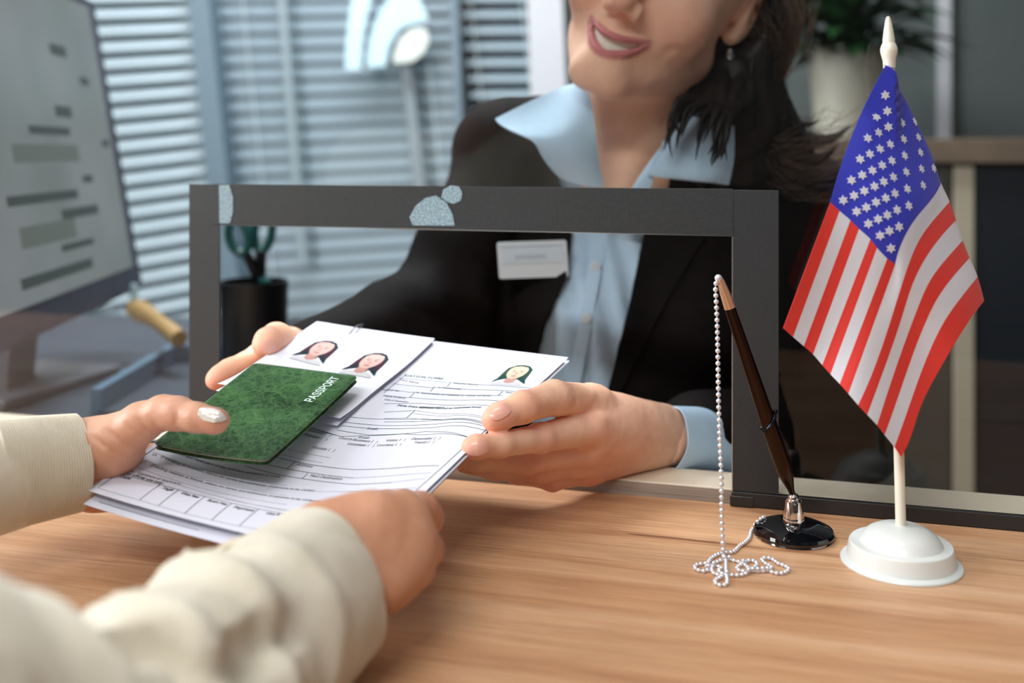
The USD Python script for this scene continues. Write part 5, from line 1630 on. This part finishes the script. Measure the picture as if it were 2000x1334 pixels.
def blazer(p):
    d = jacket(p)
    near_ = np.abs(d) < .06
    cut = np.full(len(p), .1)
    if near_.any():
        # outline scaled to the depth of the point, so that it lies on the chest as drawn
        q = p[near_] - CAM
        Dp = q @ FW
        g = shapely.points(PX + F * (q @ RT) / Dp, PY - F * q[:, 2] / Dp)
        s = np.where(shapely.contains(OPENP, g), -1, 1) * shapely.distance(OPENP.exterior, g) * Dp / F
        cut[near_] = np.where(Dp < 1.13, s, .1)
    d = smax(d, -cut, .004)
    # armhole ends of the sleeves
    d = np.maximum(d, -(rcone(p, WRL, WRL + (WRL - ELL) * .4, .05, .05)) if False else d)
    return d


v5, f5 = nets(blazer, tl, th_, .0055)
v5, f5 = relax(v5, f5, 4)
n5 = normals(v5, f5)
al = np.exp(-np.clip(arm_l(v5) - .0, 0, 1) / .01) + np.exp(-np.clip(arm_r(v5), 0, 1) / .01)
dirn = (v5 - ELL) @ ((WRL - ELL) / np.linalg.norm(WRL - ELL))
fold = np.sin(dirn * 95 + 5 * meshkit.fbm(v5 * 9, 2, 3)) * .0030 * np.exp(-((dirn - 0.0) / .07) ** 2) + (meshkit.fbm(v5 * [14, 14, 10], 3, 8) - .5) * .010
near_l = np.clip(1 - np.clip(arm_l(v5) - .006, 0, 1) / .012, 0, 1)
v5 = v5 + n5 * (fold * near_l + (meshkit.fbm(v5 * 16, 3, 9) - .5) * .005 * (1 - near_l))[:, None]
obj('blazer', (v5, f5), MAT['jacket_wool'], clerk, smooth=True)
v6, f6 = nets(shirt_f, at(1180, 520, 1.06) - [.16, .16, .20], at(1180, 520, 1.06) + [.16, .12, .125], .005)
n6 = normals(v6, f6)
dd = (v6 - at(1150, 500, 1.0))
v6 = v6 + n6 * (np.sin((dd @ RT) * 230 + (dd @ UP) * 34 + 6 * meshkit.fbm(v6 * 12, 2, 4)) * .0024)[:, None]
obj('shirt', (v6, f6), MAT['shirt_blue'], clerk, smooth=True)
obj('shirt_placket', drape([(1170, 380), (1190, 380), (1186, 470), (1160, 600), (1132, 760), (1105, 760), (1138, 590), (1160, 460)], shirt_f, .85, .0012, .0014, 9), MAT['shirt_blue'], clerk, smooth=40)
for bx, by in ((1178, 430), (1163, 520), (1145, 620)):
    b_ = lathe([(0, 0), (.0052, 0), (.0055, .0010), (.0042, .0016), (0, .0014)], 20, axis=-FW, at_=at(bx, by, march([bx], [by], shirt_f, .85)[0] - .0045))
    obj('button', b_, MAT['button_pearl'], clerk)
obj('lapel', drape([(1062, 305), (1098, 365), (1117, 455), (1107, 540), (1062, 640), (1046, 735), (1028, 735), (1010, 600), (985, 470), (1000, 415), (968, 395), (960, 330), (1010, 275)], jacket, .85, .0004, .0032, 12, 1.2), MAT['jacket_lapel'], clerk, smooth=40)
obj('lapel', drape([(1298, 345), (1257, 455), (1228, 600), (1186, 765), (1206, 775), (1262, 660), (1320, 560), (1376, 465), (1360, 430), (1402, 400), (1410, 352), (1360, 335)], jacket, .85, .0004, .0032, 12, 1.2), MAT['jacket_lapel'], clerk, smooth=40)


def collar(rows_, th=.0018):
    """A folded collar leaf through rows of (pixel x, pixel y, depth)."""
    G = np.array([[at(*c) for c in r] for r in rows_])
    from scipy.interpolate import RectBivariateSpline
    a, b = G.shape[:2]
    u, v_ = np.linspace(0, 1, a), np.linspace(0, 1, b)
    out = np.stack([RectBivariateSpline(u, v_, G[..., k], kx=min(3, a - 1), ky=min(3, b - 1))(np.linspace(0, 1, 22), np.linspace(0, 1, 22)) for k in range(3)], -1)
    return solid_sheet(out, th)


# image-left leaf: from the neck, out to the point at (968, 235), with its lower wave
obj('collar', collar([[(1128, 168, 1.040), (1100, 172, 1.020), (1045, 195, 1.005), (968, 234, .998)], [(1150, 185, 1.010), (1118, 210, .995), (1062, 240, .985), (1000, 258, .982)],
                      [(1160, 240, .985), (1122, 262, .975), (1085, 272, .970), (1040, 276, .972)], [(1166, 305, .985), (1130, 312, .975), (1090, 306, .972), (1056, 296, .975)],
                      [(1178, 364, .990), (1150, 364, .985), (1120, 356, .984), (1094, 345, .986)]]), MAT['shirt_blue'], clerk, smooth=50)
obj('collar', collar([[(1335, 225, 1.010), (1375, 232, 1.000), (1410, 240, .996), (1434, 246, .996)], [(1315, 262, .990), (1355, 285, .982), (1400, 300, .978), (1434, 302, .980)],
                      [(1290, 300, .982), (1322, 322, .975), (1372, 342, .972), (1430, 332, .976)], [(1262, 340, .984), (1300, 348, .978), (1355, 354, .976), (1424, 361, .978)]]), MAT['shirt_blue'], clerk, smooth=50)
obj('collar', collar([[(1315, 262, .992), (1300, 275, .990), (1290, 300, .986)], [(1280, 300, .992), (1275, 315, .988), (1270, 335, .984)], [(1236, 364, 1.000), (1250, 362, .994), (1275, 352, .986)], [(1205, 420, 1.010), (1225, 420, 1.004), (1250, 400, .995)]]), MAT['shirt_blue'], clerk, smooth=50)

# sleeve cuff of the shirt on the near arm
CA, CB = at(1302, 858, .884), at(1425, 862, .925)
axc = (CB - CA) / np.linalg.norm(CB - CA)


def cuff_band(A, B, ra, rb, th, name, mname, parent, ns=64, nl=24, wave=0.0, squash=1.0, ribs=0, ramp=None, seed=0, flare=0.0):
    a_ = (B - A) / np.linalg.norm(B - A)
    e1 = UP - a_ * (UP @ a_)
    e1 /= np.linalg.norm(e1)
    e2 = np.cross(a_, e1)
    t = np.linspace(0, 1, nl)
    thv = np.linspace(0, 2 * np.pi, ns + 1)
    R_ = np.interp(t, [0, 1], [ra, rb]) + (flare * np.exp(-t / .08))
    Pp = np.zeros((nl, ns + 1, 3))
    for i in range(nl):
        w = 1 + wave * np.sin(3 * thv + seed + 2 * t[i]) + wave * .6 * np.sin(5 * thv + 2 * seed - 3 * t[i])
        rr = R_[i] * w + (ribs * np.cos(2 * np.pi * t[i] * ramp) if ribs else 0)
        Pp[i] = A + (B - A) * t[i] + (np.cos(thv) * rr)[:, None] * e1 + (np.sin(thv) * rr * squash)[:, None] * e2
    v_, q_ = solid_sheet(Pp, th)
    return obj(name, (v_, q_), MAT[mname], parent, smooth=50)


cuff_band(at(1300, 856, .884), at(1440, 872, .93), .0275, .034, -.0016, 'shirt_cuff', 'shirt_blue', clerk, wave=.05, squash=1.05)
cuff_band(at(598, 700, .950), at(690, 690, .985), .034, .040, -.002, 'sleeve_cuff', 'jacket_wool', clerk, wave=.04)

# name badge
badge = thing('name_badge', 'pale plastic name badge pinned to the dark blazer', 'badge')
bq = [(970, 474), (1106, 469), (1107, 541), (975, 545)]
bD = march([a for a, b in bq], [b for a, b in bq], jacket, .85)
bD = np.minimum(bD, bD.mean() + .003) - .020
B3 = np.array([at(a, b, d) for (a, b), d in zip(bq, bD)])
B3[2] = B3[1] + B3[3] - B3[0]
bu, bv = (B3[1] - B3[0]), (B3[3] - B3[0])
bn = np.cross(bv, bu)
bn /= np.linalg.norm(bn)
if bn @ FW > 0:
    bn = -bn


def bslab(u0, u1, v0, v1, n0, n1, r=.03):
    pts = []
    for u, su in ((u0, 1), (u1, -1)):
        for v_, sv in ((v0, 1), (v1, -1)):
            for a, b in ((0, 1), (1, 0), (.3, .3)):
                for n_ in (n0, n1):
                    pts.append(B3[0] + bu * (u + su * a * r) + bv * (v_ + sv * b * r * 1.9) + bn * n_)
    return trimesh.convex.convex_hull(np.array(pts))


obj('plate', bslab(0, 1, 0, 1, -.004, 0), MAT['badge_plastic'], badge, smooth=40)
obj('insert_card', bslab(.05, .95, .20, .60, 0.0, .0006, .01), MAT['button_pearl'], badge, smooth=40)
obj('printed_line', bslab(.25, .70, .36, .48, .0006, .0009, .005), MAT['badge_print'], badge, smooth=40)
obj('printed_line', bslab(.04, .96, .11, .15, .0, .0005, .003), MAT['badge_print'], badge, smooth=40)

# ================================================================ the visitor
def groove(f, pix, D0, r, depth, k):
    """A fold pressed into the surface f along pixels; returns the new distance function."""
    pix = np.array(pix, float)
    D = march(pix[:, 0], pix[:, 1], f, D0)
    Pg = at(pix[:, 0], pix[:, 1], D)
    e = 1e-3
    N = np.stack([f(Pg + e * np.eye(3)[q]) - f(Pg - e * np.eye(3)[q]) for q in range(3)], 1)
    N /= np.maximum(np.linalg.norm(N, axis=1, keepdims=True), 1e-9)
    C = Pg + N * (r - depth)
    lo, hi = C.min(0) - r - 4 * k - .01, C.max(0) + r + 4 * k + .01

    def g(p):
        d = f(p)
        m = ((p > lo) & (p < hi)).all(1)
        if m.any():
            q = p[m]
            s = None
            for i in range(len(C) - 1):
                a = 0.35 if i == 0 else 1.0
                b = 0.35 if i == len(C) - 2 else 1.0
                x = rcone(q, C[i] + N[i] * r * (1 - a) , C[i + 1] + N[i + 1] * r * (1 - b), r, r)
                s = x if s is None else np.minimum(s, x)
            d = d.copy()
            d[m] = smax(d[m], -s, k)
        return d
    return g


VS = thing('person', 'visitor in a cream corduroy jacket handing over papers, seen from the side at the counter', 'person', loc=at(-1200, 1300, .30) * [1, 1, 0])
C3 = lambda x, y, D: CAM + RT * x - UP * y + FW * D
sL, sR = C3(-.62, .03, .28), C3(-.30, .015, .165)
eL, eR = C3(-.455, .205, .50), at(100, 1556, .362)
wL, wR = at(150, 905, .700), at(622, 1158, .553)

# left hand: thumb on the passport, the fingers under the papers
vl_palm = [(J(95, 908, .703, .0175), J(175, 880, .700, .0200)), (J(95, 908, .703, .0170), J(200, 900, .712, .0175)), (J(150, 888, .700, .0185), J(225, 868, .694, .0175)),
           (J(105, 905, .708, .0165), J(240, 905, .748, .0150)), (J(175, 902, .705, .0185), J(240, 898, .715, .0150))]
vl_f = [[J(95, 925, .716, .0150), J(185, 952, .738, .0160), J(245, 966, .750, .0130)], [J(220, 868, .694, .0180), J(275, 826, .689, .0130), J(318, 806, .684, .0107), J(347, 808, .679, .0102), J(385, 816, .672, .0088), J(418, 822, .668, .0074), J(426, 823, .667, .0068)],
        [J(250, 905, .745, .0130), J(330, 890, .772, .0100), J(400, 870, .795, .0086), J(440, 862, .808, .0078)],
        [J(248, 930, .748, .0130), J(345, 920, .775, .0098), J(430, 905, .800, .0085), J(470, 898, .812, .0076)],
        [J(243, 952, .745, .0125), J(330, 950, .770, .0094), J(415, 940, .795, .0082), J(450, 934, .806, .0074)],
        [J(232, 972, .738, .0110), J(300, 975, .760, .0084), J(365, 968, .780, .0074), J(395, 964, .79, .0066)]]
vl0 = make_hand(vl_palm, vl_f, .014, .009)
vl = vl0
for pix, r_, dp in (([(242, 826), (262, 842), (280, 858)], .0016, .0006), ([(268, 818), (282, 834), (294, 850)], .0014, .0005), ([(288, 812), (302, 826), (312, 838)], .0012, .0004),
                    ([(205, 836), (235, 862), (258, 880)], .0014, .0005), ([(180, 850), (212, 878), (240, 896)], .0014, .0005),
                    ([(342, 828), (345, 818), (343, 808)], .0012, .0007), ([(338, 792), (342, 802), (344, 810)], .0008, .0003)):
    vl = groove(vl, pix, .60, r_, dp, .0016)
# right hand: seen from the back, closed on the near right corner of the papers
vr_palm = [(J(625, 1108, .555, .0235), J(735, 1050, .570, .0215)), (J(630, 1080, .560, .0220), J(785, 1016, .585, .0135)), (J(630, 1100, .555, .0225), J(800, 1068, .572, .0130)),
           (J(630, 1125, .550, .0220), J(785, 1110, .562, .0125)), (J(630, 1140, .548, .0210), J(755, 1142, .553, .0115)), (J(640, 1060, .565, .0190), J(690, 1022, .590, .0145)), (J(720, 1055, .570, .020), J(775, 1062, .575, .0165))]
vr_f = [[J(675, 1030, .588, .0145), J(700, 1010, .612, .0115), J(755, 992, .628, .0095), J(790, 985, .640, .0080), J(800, 983, .644, .0070)],
        [J(785, 1012, .587, .0135), J(818, 1000, .602, .0108), J(830, 1013, .622, .0102), J(815, 1028, .648, .0086), J(795, 1030, .660, .0076)],
        [J(800, 1066, .572, .0128), J(828, 1074, .592, .0105), J(820, 1078, .618, .0095), J(790, 1070, .640, .0082), J(765, 1066, .652, .0072)],
        [J(785, 1110, .562, .0122), J(812, 1112, .582, .0100), J(800, 1105, .610, .0088), J(768, 1092, .632, .0076), J(748, 1086, .642, .0068)],
        [J(755, 1142, .553, .0110), J(778, 1142, .572, .0088), J(770, 1130, .596, .0078), J(745, 1118, .615, .0068)]]
vr = make_hand(vr_palm, vr_f, .014, .008)
vl_j = [x for c in vl_f for x in c] + [J(60, 925, .70, .03)]
vr_j = [x for c in vr_f for x in c] + [J(560, 1190, .54, .03)]
a1, b1 = hand_mesh(vl, vl_j, .0013)
a2, b2 = hand_mesh(vr, vr_j, .0013)
ta1 = skin_tint(a1, SKIN_B, RED_B, [(c[-1][0], .014) for c in vl_f] + [(vl_f[1][3][0], .010), (at(260, 930, .72), .03), (at(230, 985, .73), .02)], .6)
ta2 = skin_tint(a2, srgb(202, 148, 118), srgb(180, 110, 86), [(c[1][0], .011) for c in vr_f] + [(c[-1][0], .013) for c in vr_f], .5)
# head and neck, above the frame's left edge
yl2 = -(RT * .42 + FW * .9) / np.linalg.norm([.42, .9])
VH0 = (sL + sR) / 2 + UP * .235 + FW * .02 + RT * .02
fx = np.cross(UP, -yl2)
RV = np.stack([-fx, -(-yl2), UP], 1)
RV = np.stack([np.cross(yl2 * -1, UP) * 1.0, yl2, UP], 1)
if np.linalg.det(RV) < 0:
    RV[:, 0] *= -1
V2H = lambda p: (p - VH0) @ RV
vhead = lambda p: smin(smin(smin(head_local(V2H(p)), ears(V2H(p)), .004), lips(V2H(p)), .002), rcone(p, VH0 - UP * .06 - yl2 * -.03, (sL + sR) / 2 - UP * .01, .05, .055), .016)
hv2, hf2 = nets(vhead, VH0 - [.14, .14, .23], VH0 + [.14, .14, .15], .004)
th2 = np.tile(SKIN_B, (len(hv2), 1))


def vbody(p):
    mid = (sL + sR) / 2
    low = mid - UP * .46 - FW * .06 - RT * .04
    d = rcone(p, mid - UP * .05, low, .085, .10)
    for a, b, r0, r1 in ((sL, eL, .040, .024), (eL, at(95, 906, .703), .024, .017), (sR, eR, .034, .012), (eR, at(640, 1120, .556), .011, .017), (sL, sR, .045, .045)):
        d = smin(d, rcone(p, a, b, r0, r1), .02)
    return smin(d, rcone(p, VH0 - UP * .06, mid - UP * .03, .048, .055), .02)


bv2, bf2 = nets(vbody, C3(-.80, .60, .0) - [.05, .05, 0], C3(-.02, -.16, .74) + [.12, .06, .02], .009)
obj('body', cat([(a1, b1), (a2, b2), (hv2, hf2), (bv2, bf2)]), MAT['skin_customer'], VS, tint=np.vstack([ta1, ta2, th2, np.tile(SKIN_B, (len(bv2), 1))]))


def vhair(p):
    q = V2H(p)
    d = ellipsoid(q, (0, .022, .050), (.086, .102, .086))
    d = smin(d, rcone(q, (0, .07, .0), (0, .085, -.16), .075, .05), .03)
    d = smax(d, -ellipsoid(q, (0, -.085, -.01), (.070, .095, .100)), .012)
    a = np.arctan2(q[:, 0], q[:, 1] - .02)
    return d + .0016 * np.sin(a * 46 + q[:, 2] * 30)


obj('hair', relax(*nets(vhair, VH0 - [.14, .16, .26], VH0 + [.14, .16, .15], .005), 2), MAT['hair_dark'], VS, smooth=True)
obj('nail', nail(vl, 414, 812, 1, .24, 27, 12.5, .55, .0003, .0007, 1.9), MAT['nail_glitter'], VS, smooth=50, label='glittery white thumb nail')

# jacket: sleeves and body in one continuous garment, with pressed folds
cufB = at(565, 1196, .530)


def vj0(p):
    d = smin(rcone(p, wR + (eR - wR) * .10, eR, .0435, .050), rcone(p, eR, sR, .050, .060), .016)
    l = smin(rcone(p, at(20, 928, .668), eL, .0345, .046), rcone(p, eL, sL, .048, .060), .03)
    d = np.minimum(d, l)
    mid = (sL + sR) / 2
    low = mid - UP * .46 - FW * .06 - RT * .04
    t = rcone(p, mid - UP * .08 - RT * .07, low - RT * .05, .105, .13)
    t = smin(t, rcone(p, mid - UP * .08 + RT * .06, low + RT * .05, .10, .13), .05)
    t = smin(t, rcone(p, sL, sR, .058, .058), .04)
    return smin(d, t, .03)


vj = vj0
for pix, D0, r_, dp, k_ in (([(215, 1236), (262, 1232), (320, 1246), (366, 1276), (396, 1320), (408, 1370)], .22, .011, .016, .006), ([(590, 1212), (560, 1240), (520, 1262), (475, 1296), (440, 1345)], .3, .010, .011, .006)):
    vj = groove(vj, pix, D0, r_, dp, k_)
g1, g2 = nets(vj, C3(-.95, .62, -.10) * [1, 1, 1] - [.02, .12, 0], C3(-.02, -.13, .75) + [.12, .06, .02], .0048)
g1, g2 = relax(g1, g2, 3)
gn = normals(g1, g2)
axr = (eR - wR) / np.linalg.norm(eR - wR)
e1r = UP - axr * (UP @ axr)
e1r /= np.linalg.norm(e1r)
e2r = np.cross(axr, e1r)
rel = g1 - wR
uu = rel @ axr
rad_ = np.linalg.norm(rel - uu[:, None] * axr, axis=1)
ph = np.arctan2(rel @ e2r, rel @ e1r)
on_arm = np.clip((uu - .035) / .04, 0, 1) * np.clip((.085 - rad_) / .02, 0, 1) * np.clip((.32 - uu) / .05, 0, 1)
ff = uu * 2 * np.pi / .050 + 1.6 * ph + 4.5 * (meshkit.fbm(g1 * 13, 2, 31) - .5)
wr = (1 - np.abs(np.sin(ff / 2))) ** 1.3
ff2 = uu * 2 * np.pi / .031 - 1.1 * ph + 5 * (meshkit.fbm(g1 * 15, 2, 33) - .5)
wr2 = (1 - np.abs(np.sin(ff2 / 2))) ** 1.6
g1 = g1 + gn * ((meshkit.fbm(g1 * 17, 3, 12) - .5) * .006 + on_arm * (.0085 * (wr - .35) + .0035 * (wr2 - .3)))[:, None]
obj('jacket', (g1, g2), MAT['cream_corduroy'], VS, smooth=True)
cuff_band(at(148, 905, .695), at(-16, 931, .661), .0318, .0352, -.0022, 'cuff', 'cream_corduroy', VS, ns=120, nl=260, wave=.015, ribs=.0005, ramp=32, seed=1)
cuff_band(at(622, 1152, .5545), at(505, 1228, .515), .0445, .0465, -.0026, 'cuff', 'cream_corduroy', VS, ns=110, nl=60, wave=.035, seed=2, ribs=.0, ramp=0)
